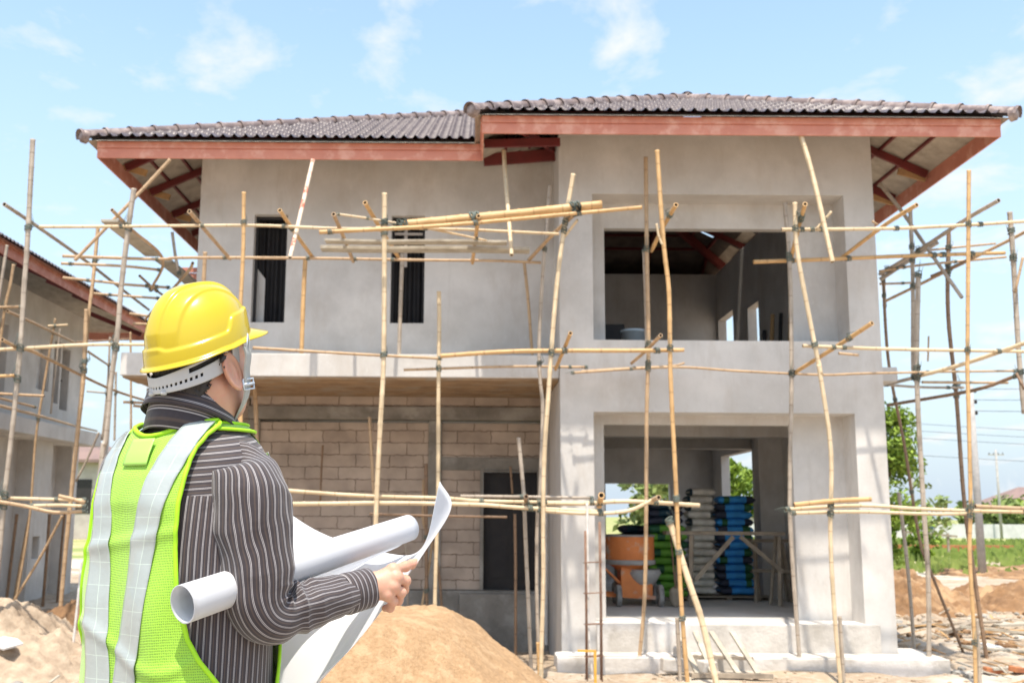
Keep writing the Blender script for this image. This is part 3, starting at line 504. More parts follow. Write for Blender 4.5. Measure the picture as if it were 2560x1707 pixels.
POLES = [
 ('tall bamboo upright nearest the left edge of the photo, rising into open sky', 'grey', 0.029, [(-5.30, -1.20, 6.04), (-5.27, -1.20, 4.74), (-5.27, -1.20, 4.23), (-5.26, -1.20, 3.60), (-5.28, -1.20, 2.60), (-5.31, -1.20, 1.86), (-5.32, -1.20, 1.12), (-5.35, -1.20, -0.16)]),
 ('thin upper bamboo upright left of the hard hat, ending below the top rail', 'tan', 0.025, [(-5.33, 1.20, 5.60), (-5.32, 1.12, 4.84), (-5.33, 1.08, 4.40), (-5.32, 1.00, 3.67)]),
 ('thick bamboo upright in front of the left neighbour house, its foot behind the earth heap', 'tan', 0.030, [(-5.34, 1.00, 4.40), (-5.32, 1.00, 3.53), (-5.35, 1.00, 2.70), (-5.39, 1.00, 1.61), (-5.42, 1.00, 0.40), (-5.39, 1.00, -0.16)]),
 ('thick pale bamboo upright just left of the yellow hard hat', 'grey', 0.031, [(-4.09, -1.10, 5.47), (-4.13, -1.10, 4.96), (-4.17, -1.10, 4.26), (-4.18, -1.10, 3.74), (-4.22, -1.10, 3.14), (-4.24, -1.10, 2.47), (-4.27, -1.10, 2.29), (-4.32, -1.10, 0.77), (-4.35, -1.10, -0.23)]),
 ('whitish bamboo upright at the left frame edge against the neighbour fascia', 'grey', 0.023, [(-6.95, 2.00, 5.55), (-7.00, 2.00, 4.90), (-7.04, 2.00, 4.26)]),
 ('short tan bamboo upright just right of the whitish one at the left frame edge', 'tan', 0.023, [(-7.01, 2.40, 5.35), (-7.04, 2.40, 4.99), (-7.08, 2.40, 4.76), (-7.12, 2.40, 4.20), (-7.15, 2.40, 3.86)]),
 ('slim bamboo upright before the neighbour windows with a short crosspiece on top', 'tan', 0.020, [(-6.96, 4.00, 4.81), (-7.07, 4.00, 3.67), (-7.14, 4.00, 2.80), (-7.15, 4.00, 1.49), (-7.31, 4.00, -0.16)]),
 ('slim bamboo pole standing on the neighbour ledge beside its dark windows', 'grey', 0.018, [(-7.46, 5.50, 4.89), (-7.49, 5.50, 4.12), (-7.52, 5.50, 3.37)]),
 ('slim upright against the sky between the thick pole and the hard hat', 'tan', 0.016, [(-5.11, 2.20, 4.29), (-5.05, 2.20, 3.39), (-5.01, 2.20, 2.69)]),
 ('slim dark upright close behind the thick pale pole left of the hat', 'grey', 0.017, [(-5.56, 3.00, 3.80), (-5.52, 3.00, 2.74)]),
 ('grey weathered pole hanging between two thick bamboo uprights on the left', 'grey', 0.019, [(-6.38, 5.00, 4.67), (-6.37, 5.00, 4.06), (-6.38, 5.00, 3.43), (-6.41, 5.00, 2.87)]),
 ('short slim prop below the left end of the canopy, right behind the collar', 'grey', 0.016, [(-4.90, 2.50, 3.49), (-4.88, 2.50, 2.97)]),
 ('brown bamboo prop against the recessed wall of the neighbour house', 'tan', 0.025, [(-8.37, 7.00, 1.64), (-8.45, 7.00, 1.05), (-8.58, 7.00, -0.16)]),
 ('dark brown bamboo prop right of the small square opening of the neighbour house', 'brown', 0.030, [(-8.24, 7.60, 1.61), (-8.24, 7.60, 0.73), (-8.25, 7.60, -0.16)]),
 ('brown bamboo prop in the dark doorway recess of the neighbour house', 'brown', 0.028, [(-8.41, 6.50, 1.61), (-8.45, 6.50, 0.77), (-8.49, 6.50, -0.16)]),
 ('brown pole at the far end of the neighbour house wall', 'brown', 0.026, [(-8.29, 8.50, 1.65), (-8.31, 8.50, 0.82), (-8.32, 8.50, -0.16)]),
 ('thin whitish pipe leaning beside the lower left of the green vest', 'white', 0.015, [(-4.46, -1.00, 1.11), (-4.48, -1.00, 0.58), (-4.50, -1.00, 0.14), (-4.52, -1.00, -0.29)]),
 ('golden bamboo upright rising right behind the yellow hard hat', 'gold', 0.023, [(-2.74, -1.25, 5.39), (-2.72, -1.25, 4.75), (-2.72, -1.25, 4.28), (-2.72, -1.25, 3.98), (-2.68, -1.25, 3.02), (-2.51, -1.25, -0.16)]),
 ('short bamboo post tied to the lower rail at the left corner of the house', 'tan', 0.026, [(-3.54, 0.20, 5.02), (-3.54, 0.20, 4.62), (-3.53, 0.20, 3.75)]),
 ('golden bamboo post standing on the canopy between the two narrow windows', 'gold', 0.029, [(-2.25, 0.35, 4.99), (-2.26, 0.35, 4.45), (-2.26, 0.35, 3.67)]),
 ('pale bamboo post standing on the canopy in front of the right narrow window', 'grey', 0.026, [(-0.98, 0.50, 5.09), (-0.99, 0.50, 4.49), (-1.00, 0.50, 3.67)]),
 ('thin slanting post standing on the canopy near the inner house corner', 'tan', 0.020, [(0.65, 0.50, 4.99), (0.70, 0.50, 4.50), (0.76, 0.50, 3.67)]),
 ('tall pale bamboo upright left of the roll of paper, crossing the right narrow window edge', 'pale', 0.028, [(-1.08, -1.25, 5.39), (-1.05, -1.25, 3.51), (-1.07, -1.25, 2.73), (-1.10, -1.25, 1.58), (-1.09, -1.25, -0.16)]),
 ('pale bamboo upright directly above the curled paper corner', 'pale', 0.024, [(-0.45, -0.50, 4.37), (-0.44, -0.50, 3.91), (-0.44, -0.50, 3.17), (-0.43, -0.50, 1.90), (-0.44, -0.50, 1.35), (-0.45, -0.50, 0.54), (-0.42, -0.50, -0.16)]),
 ('thin crooked grey upright beside the inner corner of the house', 'grey', 0.022, [(0.93, -0.40, 5.77), (0.89, -0.41, 5.25), (0.84, -0.42, 4.65), (0.79, -0.43, 3.74), (0.80, -0.44, 3.29), (0.83, -0.44, 2.97), (0.81, -0.45, 2.38), (0.79, -0.46, 1.88), (0.76, -0.47, 1.64), (0.75, -0.48, 0.93), (0.76, -0.49, 0.37), (0.78, -0.50, -0.24)]),
 ('long leaning pale bamboo upright in front of the corner between porch and front block', 'pale', 0.026, [(1.15, -1.25, 5.64), (1.02, -1.25, 4.86), (0.94, -1.25, 4.22), (0.88, -1.25, 3.51), (0.84, -1.25, 2.95), (0.80, -1.25, 2.41), (0.78, -1.25, 1.73), (0.78, -1.25, 0.97), (0.76, -1.25, 0.31), (0.75, -1.25, -0.16)]),
 ('short golden stake lashed to the foot of the leaning pale upright', 'gold', 0.019, [(0.72, -1.20, 0.27), (0.74, -1.20, -0.16)]),
 ('grey weathered upright in front of the dark door, cut off at mid height', 'grey', 0.023, [(0.53, -0.60, 2.57), (0.59, -0.60, 1.91), (0.62, -0.60, 1.21), (0.65, -0.60, 0.52), (0.68, -0.60, -0.16)]),
 ('slim dark post right in front of the door opening', 'brown', 0.019, [(0.54, 0.80, 1.67), (0.55, 0.80, 0.93), (0.55, 0.80, -0.16)]),
 ('reddish brown stick showing inside the dark doorway', 'brown', 0.015, [(0.51, 1.70, 2.33), (0.54, 1.70, 1.95)]),
 ('brown post before the block wall just left of the curled paper', 'brown', 0.024, [(-0.67, 1.50, 2.35), (-0.65, 1.50, 1.30), (-0.62, 1.50, -0.16)]),
 ('bent tan stick crossing the brown post at the block wall', 'tan', 0.018, [(-0.71, 1.70, 2.14), (-0.70, 1.63, 1.54), (-0.58, 1.59, 1.21), (-0.80, 1.44, -0.15)]),
 ('dark stick slanting behind the pale upright at the curled paper', 'brown', 0.018, [(-0.61, 1.70, 1.46), (-0.47, 1.64, 0.80), (-0.39, 1.55, -0.16)]),
 ('thin grey prop between the roll of paper and the brown post', 'grey', 0.015, [(-0.98, 1.80, 1.52), (-0.92, 1.80, 0.79), (-0.89, 1.80, -0.16)]),
 ('dark brown stick against the middle of the block wall', 'brown', 0.014, [(-2.21, 2.20, 2.64), (-2.22, 2.20, 2.21), (-2.22, 2.20, 1.84)]),
 ('tan support post leaning beside the tall pale upright under the canopy', 'tan', 0.020, [(-1.40, 0.80, 2.93), (-1.36, 0.80, 2.42), (-1.32, 0.80, 1.91)]),
 ('brown prop under the canopy beside the shoulder of the man', 'tan', 0.029, [(-2.97, 0.90, 3.34), (-2.93, 0.90, 2.91), (-2.90, 0.90, 2.45), (-2.83, 0.90, 0.97), (-2.78, 0.90, -0.16)]),
 ('golden bamboo post right behind the neck of the man', 'gold', 0.022, [(-3.03, 0.20, 3.02), (-3.00, 0.20, 2.52), (-2.92, 0.20, 1.00), (-2.86, 0.20, -0.16)]),
 ('slender bamboo upright left of a taller leaning one across the upstairs opening', 'tan', 0.025, [(2.15, -0.42, 6.14), (2.14, -0.42, 4.85), (2.14, -0.42, 3.80), (2.10, -0.42, 2.88), (2.07, -0.42, 1.65), (2.03, -0.42, 0.65), (1.94, -0.42, -0.16)]),
 ('short grey splice pole lashed to the slender upright at the upstairs opening', 'grey', 0.016, [(2.11, -0.36, 4.94), (2.12, -0.36, 4.25), (2.12, -0.36, 3.70)]),
 ('tallest golden bamboo upright, running down in front of both big openings', 'gold', 0.026, [(2.15, -1.25, 5.94), (2.20, -1.25, 4.83), (2.25, -1.25, 4.26), (2.25, -1.25, 3.62), (2.25, -1.25, 3.15), (2.28, -1.25, 2.03), (2.29, -1.25, 1.52), (2.31, -1.25, 0.72), (2.36, -1.25, -0.16)]),
 ('grey stake lashed to the foot of the tallest golden upright', 'grey', 0.022, [(2.27, -1.20, 0.54), (2.28, -1.20, 0.19), (2.29, -1.20, -0.16)]),
 ('thick pale bamboo prop leaning diagonally in front of the concrete steps', 'pale', 0.035, [(2.22, -1.15, 1.60), (2.40, -1.29, 0.92), (2.51, -1.36, 0.53), (2.63, -1.50, -0.16)]),
 ('grey bamboo upright at the right side of both big openings', 'grey', 0.027, [(3.89, -0.42, 5.55), (3.92, -0.42, 4.76), (3.89, -0.42, 3.43), (3.82, -0.42, 2.20), (3.80, -0.42, 1.42), (3.85, -0.42, -0.16)]),
 ('bowed pale bamboo upright leaning across the right column', 'pale', 0.026, [(3.76, -1.25, 5.31), (3.76, -1.25, 4.76), (3.87, -1.25, 3.95), (3.98, -1.25, 3.24), (3.95, -1.25, 3.42), (4.05, -1.25, 2.41), (4.00, -1.25, 1.44), (4.01, -1.25, 0.48), (4.04, -1.25, -0.16)]),
 ('short stake tied to the foot of the bowed pale upright', 'grey', 0.022, [(4.08, -1.20, 0.57), (4.09, -1.20, -0.16)]),
 ('grey upright just right of the house whose top ends under the right eave', 'grey', 0.025, [(5.60, -0.10, 5.56), (5.58, -0.10, 4.66), (5.52, -0.10, 3.63), (5.52, -0.10, 3.40)]),
 ('thick weathered upright beside the tree at the right corner of the house', 'grey', 0.030, [(5.59, -0.25, 4.68), (5.49, -0.26, 3.38), (5.47, -0.28, 1.86), (5.47, -0.29, 0.95), (5.41, -0.30, -0.16)]),
 ('dark leaning upright between two paler ones on the right', 'brown', 0.027, [(6.49, 0.80, 5.54), (6.39, 0.76, 4.40), (6.41, 0.72, 3.27), (6.40, 0.67, 1.88), (6.45, 0.63, 0.90), (6.52, 0.58, -0.16)]),
 ('tallest golden upright standing free against the sky on the right', 'gold', 0.023, [(5.84, -1.25, 5.72), (5.68, -1.25, 3.57), (5.66, -1.25, 3.25), (5.60, -1.25, 1.85), (5.55, -1.25, 1.27), (5.54, -1.25, 0.35), (5.52, -1.25, -0.16)]),
 ('short stake lashed to the foot of the free golden upright', 'grey', 0.022, [(5.60, -1.20, 0.55), (5.59, -1.20, -0.16)]),
 ('weathered upright cut by the right edge of the photo', 'grey', 0.031, [(6.83, -0.20, 5.52), (6.83, -0.20, 4.88), (6.81, -0.20, 3.74), (6.82, -0.20, 2.94)]),
 ('thin dark upright leaning away from the right wall', 'brown', 0.021, [(5.71, 1.20, 5.05), (5.72, 1.20, 3.79), (5.87, 1.20, 2.67), (5.95, 1.20, 1.85), (6.02, 1.20, 1.27), (6.10, 1.20, 1.03), (6.52, 1.20, -0.16)]),
 ('grey pole planted in the rubble right of the column', 'grey', 0.024, [(5.80, 1.30, 2.00), (5.87, 1.30, 0.86), (5.89, 1.30, -0.16)]),
 ('short thin pole rising beside the right wall above the corbel', 'tan', 0.019, [(5.88, 1.60, 5.13), (5.86, 1.60, 4.37)]),
 ('tiny pole stub tied above the long rail near the right corner', 'tan', 0.011, [(5.91, 0.30, 3.99), (5.88, 0.30, 3.66)]),
 ('longest top rail of bamboo running level from the sky at left past both narrow windows', 'pale', 0.018, [(-5.16, -1.15, 4.98), (-4.49, -1.14, 4.99), (-3.37, -1.14, 5.01), (-2.54, -1.13, 5.02), (-1.87, -1.12, 5.00), (-1.38, -1.12, 4.99), (-1.10, -1.12, 5.01), (-0.43, -1.11, 5.00), (-0.00, -1.11, 4.99), (0.99, -1.10, 4.95)]),
 ('thickest bamboo lying on the top rail, its blunt end past the front block corner', 'gold', 0.051, [(-0.85, -1.36, 4.98), (-0.47, -1.36, 5.02), (0.54, -1.36, 5.13), (1.47, -1.36, 5.24)]),
 ('long golden bamboo lying just below the thickest one and reaching further right', 'gold', 0.023, [(-1.80, -1.48, 4.85), (-0.42, -1.47, 4.94), (1.05, -1.46, 5.09), (1.92, -1.46, 5.18)]),
 ('thin pale pole sloping down under the thick bamboo by the right narrow window', 'pale', 0.013, [(-1.63, -1.30, 5.12), (-1.22, -1.23, 5.08), (-0.48, -1.10, 4.99), (0.13, -1.00, 4.89)]),
 ('lower back rail crossing just under the tops of the upstairs windows', 'tan', 0.019, [(-5.26, -0.15, 4.87), (-4.06, -0.14, 4.84), (-3.81, -0.14, 4.86), (-3.01, -0.13, 4.87), (-2.42, -0.13, 4.87), (-1.83, -0.12, 4.87), (-0.63, -0.11, 4.86), (0.22, -0.11, 4.86), (0.84, -0.10, 4.84)]),
 ('second rung below the plank walkway on the left side scaffold', 'tan', 0.018, [(-5.57, 0.60, 4.95), (-4.75, 0.60, 4.92), (-4.25, 0.60, 4.87)]),
 ('third rung below the plank walkway on the left side scaffold', 'tan', 0.019, [(-5.85, 1.40, 4.93), (-5.22, 1.40, 4.87), (-4.97, 1.40, 4.84), (-4.35, 1.40, 4.80)]),
 ('fourth rung of the left side scaffold, above the end of the neighbour roof', 'tan', 0.018, [(-5.69, 2.20, 4.87), (-5.11, 2.20, 4.83), (-4.65, 2.20, 4.80)]),
 ('short rung touching the back of the hard hat, upper of two', 'tan', 0.020, [(-5.37, 2.90, 4.70), (-5.08, 2.90, 4.66)]),
 ('short rung touching the back of the hard hat, lower of two', 'tan', 0.021, [(-5.47, 3.40, 4.63), (-5.21, 3.40, 4.62)]),
 ('pale rail at hat brim height running in from the left edge', 'pale', 0.020, [(-5.64, -1.10, 3.51), (-5.18, -1.10, 3.54), (-4.57, -1.10, 3.58), (-3.83, -1.10, 3.59)]),
 ('thin rail along the top of the canopy from the hat brim to the pale upright', 'tan', 0.017, [(-2.59, -1.10, 3.56), (-1.51, -1.10, 3.50), (-0.41, -1.10, 3.45)]),
 ('thick golden rail at sill height crossing from the porch to the upstairs opening', 'gold', 0.025, [(-0.40, -1.15, 3.47), (0.24, -1.15, 3.52), (0.80, -1.15, 3.54), (1.86, -1.15, 3.55), (2.43, -1.15, 3.56)]),
 ('thin rail in front of the canopy edge', 'tan', 0.016, [(-0.88, -0.30, 3.42), (0.41, -0.30, 3.47), (1.38, -0.30, 3.47)]),
 ('short thin pole tied under the golden rail left of the tallest upright', 'tan', 0.013, [(1.32, -0.30, 3.42), (1.89, -0.30, 3.46), (2.43, -0.30, 3.49), (2.60, -0.30, 3.53)]),
 ('long thin rail running under the upstairs opening to the far right', 'tan', 0.015, [(1.21, -0.36, 3.39), (2.42, -0.35, 3.47), (3.24, -0.34, 3.43), (4.27, -0.33, 3.39), (4.76, -0.32, 3.41), (5.74, -0.31, 3.44), (6.69, -0.30, 3.46)]),
 ('top rail on the right starting at the bowed upright', 'pale', 0.021, [(3.62, -1.15, 5.01), (4.85, -1.15, 5.03), (5.80, -1.15, 5.08), (6.50, -1.15, 5.13), (6.64, -1.15, 5.13)]),
 ('orange tinted rail across the upper right opening and out to the sky', 'gold', 0.025, [(3.50, -0.30, 4.82), (4.60, -0.30, 4.87), (5.61, -0.30, 4.92), (6.68, -0.30, 4.96)]),
 ('middle rail on the right at sill height', 'pale', 0.020, [(3.81, -1.15, 3.62), (4.77, -1.15, 3.59), (6.38, -1.15, 3.57), (6.52, -1.15, 3.56)]),
 ('short rung beside the right wall, upper of the right side scaffold', 'tan', 0.015, [(5.66, 1.20, 4.88), (5.93, 1.20, 4.89), (6.11, 1.20, 4.90)]),
 ('thin rail just below the orange tinted rail on the right', 'tan', 0.016, [(5.43, 0.60, 4.92), (5.99, 0.60, 5.01), (7.15, 0.60, 5.13)]),
 ('thin rail just above the orange tinted rail on the right', 'tan', 0.015, [(6.31, 1.00, 5.32), (6.75, 1.00, 5.37), (7.22, 1.00, 5.42)]),
 ('thin rail beneath the long rail, right of the corbel', 'tan', 0.017, [(5.83, 0.40, 3.40), (6.21, 0.40, 3.40), (6.95, 0.40, 3.40)]),
 ('grey rail from under the corbel to the dark leaning upright', 'grey', 0.017, [(5.46, 0.70, 3.40), (5.96, 0.70, 3.37), (6.51, 0.70, 3.37)]),
 ('upper of two lower rails running behind the papers at elbow height', 'pale', 0.022, [(-2.43, -1.12, 1.93), (-2.23, -1.12, 1.92), (-1.24, -1.12, 1.86), (-0.32, -1.12, 1.84), (0.12, -1.12, 1.81), (1.34, -1.12, 1.80)]),
 ('lower of two lower rails running behind the papers at elbow height', 'pale', 0.025, [(-2.60, -1.20, 1.76), (-2.21, -1.20, 1.76), (-0.93, -1.20, 1.78), (0.03, -1.20, 1.77), (0.52, -1.20, 1.74), (1.42, -1.20, 1.70)]),
 ('thin grey batten lying behind the lower rails in front of the door', 'grey', 0.018, [(-0.16, -0.70, 1.87), (0.54, -0.70, 1.87), (1.39, -0.70, 1.86)]),
 ('brown rail in the shade under the lower rails before the block wall', 'brown', 0.016, [(-1.31, 0.20, 1.66), (-0.47, 0.20, 1.64), (0.42, 0.20, 1.63)]),
 ('pale lower rail across the left column ending past the tallest upright', 'pale', 0.025, [(0.75, -1.12, 1.79), (1.25, -1.12, 1.79), (1.75, -1.12, 1.82), (2.57, -1.12, 1.78)]),
 ('crooked pale pole under the lower rail with its end turned up before the mixer', 'pale', 0.022, [(0.75, -1.20, 1.71), (1.24, -1.22, 1.68), (1.73, -1.24, 1.71), (2.08, -1.25, 1.87)]),
 ('upper lower-level rail on the right crossing the right column', 'pale', 0.022, [(3.55, -1.12, 1.74), (4.40, -1.12, 1.79), (5.02, -1.12, 1.76), (5.60, -1.12, 1.74), (6.26, -1.12, 1.73), (6.40, -1.12, 1.72)]),
 ('lower rail on the right just below its twin', 'pale', 0.020, [(3.61, -1.20, 1.70), (4.36, -1.20, 1.72), (5.19, -1.20, 1.70), (5.60, -1.20, 1.71)]),
 ('short thick bamboo laid on the right lower rails with its open end out', 'gold', 0.027, [(3.59, -1.30, 1.79), (4.06, -1.30, 1.84), (4.46, -1.30, 1.86)]),
 ('lower-level rail section at the far right edge', 'tan', 0.022, [(5.67, -1.20, 1.79), (6.22, -1.20, 1.77), (6.36, -1.20, 1.78)]),
 ('upper pale rail left of the vest at armhole height', 'pale', 0.020, [(-5.45, -1.12, 1.81), (-5.03, -1.12, 1.80), (-4.43, -1.12, 1.79)]),
 ('middle pale rail left of the vest', 'pale', 0.020, [(-4.99, -1.20, 1.72), (-4.70, -1.20, 1.73), (-4.40, -1.20, 1.72)]),
 ('lower pale rail left of the vest with blue twine', 'tan', 0.020, [(-5.38, -1.27, 1.77), (-5.05, -1.27, 1.72), (-4.71, -1.27, 1.65), (-4.37, -1.27, 1.67)]),
 ('loose pole resting on the left lower rails beside the vest', 'tan', 0.022, [(-4.64, -1.35, 1.83), (-4.50, -1.33, 1.80), (-4.36, -1.30, 1.76)]),
 ('short level stick at the left edge above the sloping rail', 'tan', 0.020, [(-7.15, 2.30, 4.67), (-6.81, 2.30, 4.68)]),
 ('short crosspiece on top of the slim upright by the neighbour windows', 'pale', 0.018, [(-7.03, 3.90, 4.67), (-6.70, 3.90, 4.69)]),
 ('stub of golden pole entering from the left edge', 'gold', 0.017, [(-5.45, -1.30, 3.18), (-5.26, -1.30, 3.19)]),
 ('level pole tied to the slim upright of the neighbour scaffold', 'tan', 0.019, [(-6.91, 2.00, 3.34), (-6.24, 2.00, 3.31)]),
 ('short pole sloping down from the left edge at collar height', 'tan', 0.017, [(-6.91, 2.00, 3.28), (-6.91, 2.68, 3.28), (-6.92, 3.40, 3.28)]),
 ('thin far rod between the two thick left uprights', 'grey', 0.015, [(-6.72, 5.00, 3.72), (-6.37, 5.00, 3.69)]),
 ('thin far rod crossing behind the thick pale pole at brim height', 'brown', 0.014, [(-6.58, 4.00, 4.42), (-5.69, 4.00, 4.48)]),
 ('short pole end poking out behind the collar, upper', 'tan', 0.018, [(-4.92, 1.50, 3.18), (-4.62, 1.50, 3.17)]),
 ('short pole end poking out behind the collar, lower', 'tan', 0.019, [(-4.84, 1.70, 3.15), (-4.66, 1.70, 3.13)]),
 ('long weathered rail receding along the left side of the house below the plank', 'grey', 0.023, [(-5.44, -1.50, 5.15), (-5.43, -0.70, 5.14), (-5.43, 0.93, 5.11), (-5.45, 2.66, 5.05), (-5.48, 4.20, 5.01)]),
 ('long rail receding at brim height along the left side of the house', 'tan', 0.020, [(-5.34, -1.50, 3.57), (-5.36, -0.90, 3.54), (-5.36, -0.55, 3.57), (-5.43, 2.33, 3.47), (-5.46, 4.60, 3.49)]),
 ('sloping rail receding in front of the neighbour windows', 'tan', 0.021, [(-6.78, 1.80, 4.52), (-6.88, 3.24, 4.55), (-6.99, 5.00, 4.57)]),
 ('short receding pole between the two thick left uprights', 'tan', 0.019, [(-5.64, 2.00, 3.96), (-6.38, 5.00, 4.18)]),
 ('brown rail receding along the neighbour ledge', 'tan', 0.021, [(-6.54, 1.20, 3.09), (-6.97, 3.65, 3.17), (-7.51, 6.69, 3.25), (-7.92, 9.00, 3.33)]),
 ('straight brace slanting down to the earth heap at left', 'tan', 0.020, [(-6.24, 3.00, 1.60), (-6.53, 3.00, 0.98), (-6.89, 3.00, 0.32)]),
 ('thin grey brace slanting in the gap left of the vest shoulder', 'grey', 0.017, [(-5.94, 3.50, 2.90), (-6.11, 3.50, 2.45), (-6.26, 3.50, 2.12)]),
 ('short brown transom crossing the plank walkway', 'tan', 0.020, [(-4.23, -1.40, 5.12), (-4.19, -0.79, 5.05), (-4.11, 0.28, 4.94), (-4.53, 1.20, 4.73)]),
 ('short brace above the back of the hard hat', 'tan', 0.018, [(-4.70, 1.20, 4.92), (-4.68, 1.77, 4.87), (-4.64, 2.40, 4.84)]),
 ('short grey post in front of the left rear fascia', 'grey', 0.021, [(-4.19, 0.90, 5.47), (-4.13, 0.90, 5.14), (-4.07, 0.90, 4.90)]),
 ('curved brace end by the left house corner', 'tan', 0.020, [(-3.75, 0.40, 4.92), (-3.93, 0.75, 4.85), (-5.03, 2.60, 4.55)]),
 ('long diagonal prop from under the left eave down to the left', 'tan', 0.022, [(-3.90, -0.35, 6.09), (-4.28, -0.40, 5.60), (-4.97, -0.50, 4.73)]),
 ('transom slanting across the left house corner', 'tan', 0.023, [(-3.33, -1.40, 5.11), (-3.25, -0.78, 5.00), (-3.15, -0.05, 4.87)]),
 ('transom in front of the left narrow window', 'gold', 0.023, [(-2.28, -1.40, 5.13), (-2.18, -0.68, 5.00), (-2.09, -0.05, 4.90)]),
 ('transom midway between the two narrow windows', 'tan', 0.023, [(-1.64, -1.50, 5.06), (-1.60, -0.80, 4.96), (-1.57, -0.05, 4.85)]),
 ('transom with dark open end beside the tall pale upright', 'gold', 0.025, [(-1.28, -1.50, 5.20), (-1.16, -0.89, 5.07), (-0.99, -0.05, 4.91)]),
 ('transom with dark open end under the thickest bamboo', 'gold', 0.023, [(0.03, -1.50, 5.05), (-0.00, -0.86, 4.96), (-0.04, -0.05, 4.84)]),
 ('transom near the top of the long leaning upright', 'tan', 0.023, [(1.16, -1.40, 5.12), (0.93, -0.78, 5.02), (0.68, -0.05, 4.88)]),
 ('short pale stick tied beside the leaning upright', 'pale', 0.015, [(1.18, -1.40, 5.04), (1.03, -1.20, 4.87)]),
 ('transom with dark open end right of the leaning upright at sill height', 'gold', 0.022, [(1.08, -1.50, 3.69), (1.05, -1.02, 3.59), (1.00, -0.30, 3.44)]),
 ('transom with dark open end above the upstairs opening', 'gold', 0.025, [(2.31, -1.50, 5.20), (2.25, -0.94, 5.08), (2.21, -0.35, 4.94)]),
 ('split sliver tied to the tallest upright above the opening', 'pale', 0.013, [(2.11, -1.33, 5.02), (2.14, -1.32, 4.83), (2.18, -1.32, 4.77)]),
 ('transom below the upstairs opening near the bucket', 'tan', 0.020, [(2.11, -1.45, 3.68), (2.04, -0.86, 3.60), (1.95, -0.25, 3.53)]),
 ('transom with dark open end at the right of the upstairs opening', 'gold', 0.025, [(3.80, -1.50, 5.22), (3.88, -0.92, 5.05), (3.97, -0.35, 4.88)]),
 ('short sliver tied near the top right rail', 'pale', 0.015, [(4.17, -1.30, 5.19), (4.04, -1.26, 5.04), (4.00, -1.25, 4.99)]),
 ('transom with dark open end in front of the right column', 'gold', 0.025, [(4.50, -1.50, 3.83), (4.27, -1.03, 3.65), (3.93, -0.30, 3.40)]),
 ('short stick under the middle right rail', 'tan', 0.015, [(4.19, -1.25, 3.52), (4.42, -1.25, 3.50)]),
 ('golden diagonal pole reaching up from the orange rail at the right column', 'gold', 0.025, [(5.09, -1.50, 5.22), (4.91, -1.00, 5.12), (4.64, -0.20, 4.90)]),
 ('long brace rising from the right wall past the free golden upright', 'grey', 0.025, [(6.04, -1.50, 5.28), (5.91, -0.93, 5.21), (5.71, 0.13, 5.05), (5.55, 0.90, 4.95)]),
 ('lower long brace rising to the right edge', 'tan', 0.022, [(7.15, -0.20, 5.34), (6.91, 0.08, 5.21), (6.37, 0.70, 4.95), (6.17, 0.94, 4.85), (5.77, 1.40, 4.66)]),
 ('smooth pale brace rising to the right edge above the tree', 'pale', 0.025, [(6.35, -1.50, 3.67), (6.27, -1.38, 3.63), (5.86, -0.74, 3.48), (5.50, -0.20, 3.39)]),
 ('dark brace just above the tree crown', 'brown', 0.022, [(6.75, -0.20, 3.41), (6.46, 0.34, 3.29), (5.79, 1.50, 3.21)]),
 ('dark pole end tied at the right edge beneath the smooth brace', 'brown', 0.016, [(6.71, -0.30, 3.43), (6.74, -0.40, 3.22)]),
 ('short grey brace end under the corbel', 'grey', 0.022, [(5.51, -0.10, 3.39), (5.53, 0.90, 3.42)]),
 ('short dark board like pole beside the long right brace', 'grey', 0.027, [(5.51, 0.80, 4.85), (5.89, 0.56, 5.11), (6.16, 0.40, 5.28)]),
 ('short dark pole in the rope knot right of the house', 'brown', 0.023, [(5.95, 0.20, 4.76), (6.22, -0.10, 4.87), (6.31, -0.20, 4.92)]),
 ('stub end of a transom on the lower rail above the steel cage', 'gold', 0.032, [(1.42, -1.40, 1.88), (1.45, -0.90, 1.76)]),
 ('stub end of a transom on the lower rail above the orange mixer', 'tan', 0.024, [(2.04, -1.50, 1.86), (1.98, -0.80, 1.79)]),
 ('stub end of a transom on the lower rail in front of the door', 'brown', 0.022, [(0.58, -1.45, 1.86), (0.61, -0.60, 1.74)]),
 ('whitish prop with red paint marks hanging from the eave between the narrow windows', 'redw', 0.025, [(-2.09, -0.30, 6.11), (-2.13, -0.92, 5.17), (-2.16, -1.30, 4.59)]),
 ('pale prop hanging from under the roof step to below the thick bamboo', 'pale', 0.025, [(0.35, -0.40, 6.22), (0.36, -0.59, 5.88), (0.39, -0.94, 5.27), (0.42, -1.30, 4.64)]),
 ('pale prop hanging from the front eave near the right column', 'pale', 0.029, [(3.91, -1.10, 6.21), (4.01, -1.21, 5.60), (4.12, -1.40, 4.56)]),
 ('long grey prop slanting down from the right eave to the sky', 'grey', 0.024, [(5.50, 0.60, 6.14), (5.67, 0.37, 5.71), (5.83, 0.13, 5.22), (5.96, -0.08, 4.81), (6.10, -0.30, 4.38)]),
 ('short stick tied to the weathered upright at the right edge', 'tan', 0.016, [(6.90, -0.30, 4.90), (6.77, -0.30, 4.45)]),
 ('short sliver at the right house corner by the top rail', 'tan', 0.013, [(4.64, -1.30, 5.08), (4.71, -1.30, 5.03)]),
 ('white plastic pipe standing inside the reinforcing cage', 'white', 0.015, [(1.27, -1.30, 1.79), (1.27, -1.30, 0.98), (1.27, -1.30, 0.45), (1.32, -1.30, -0.19)]),
]
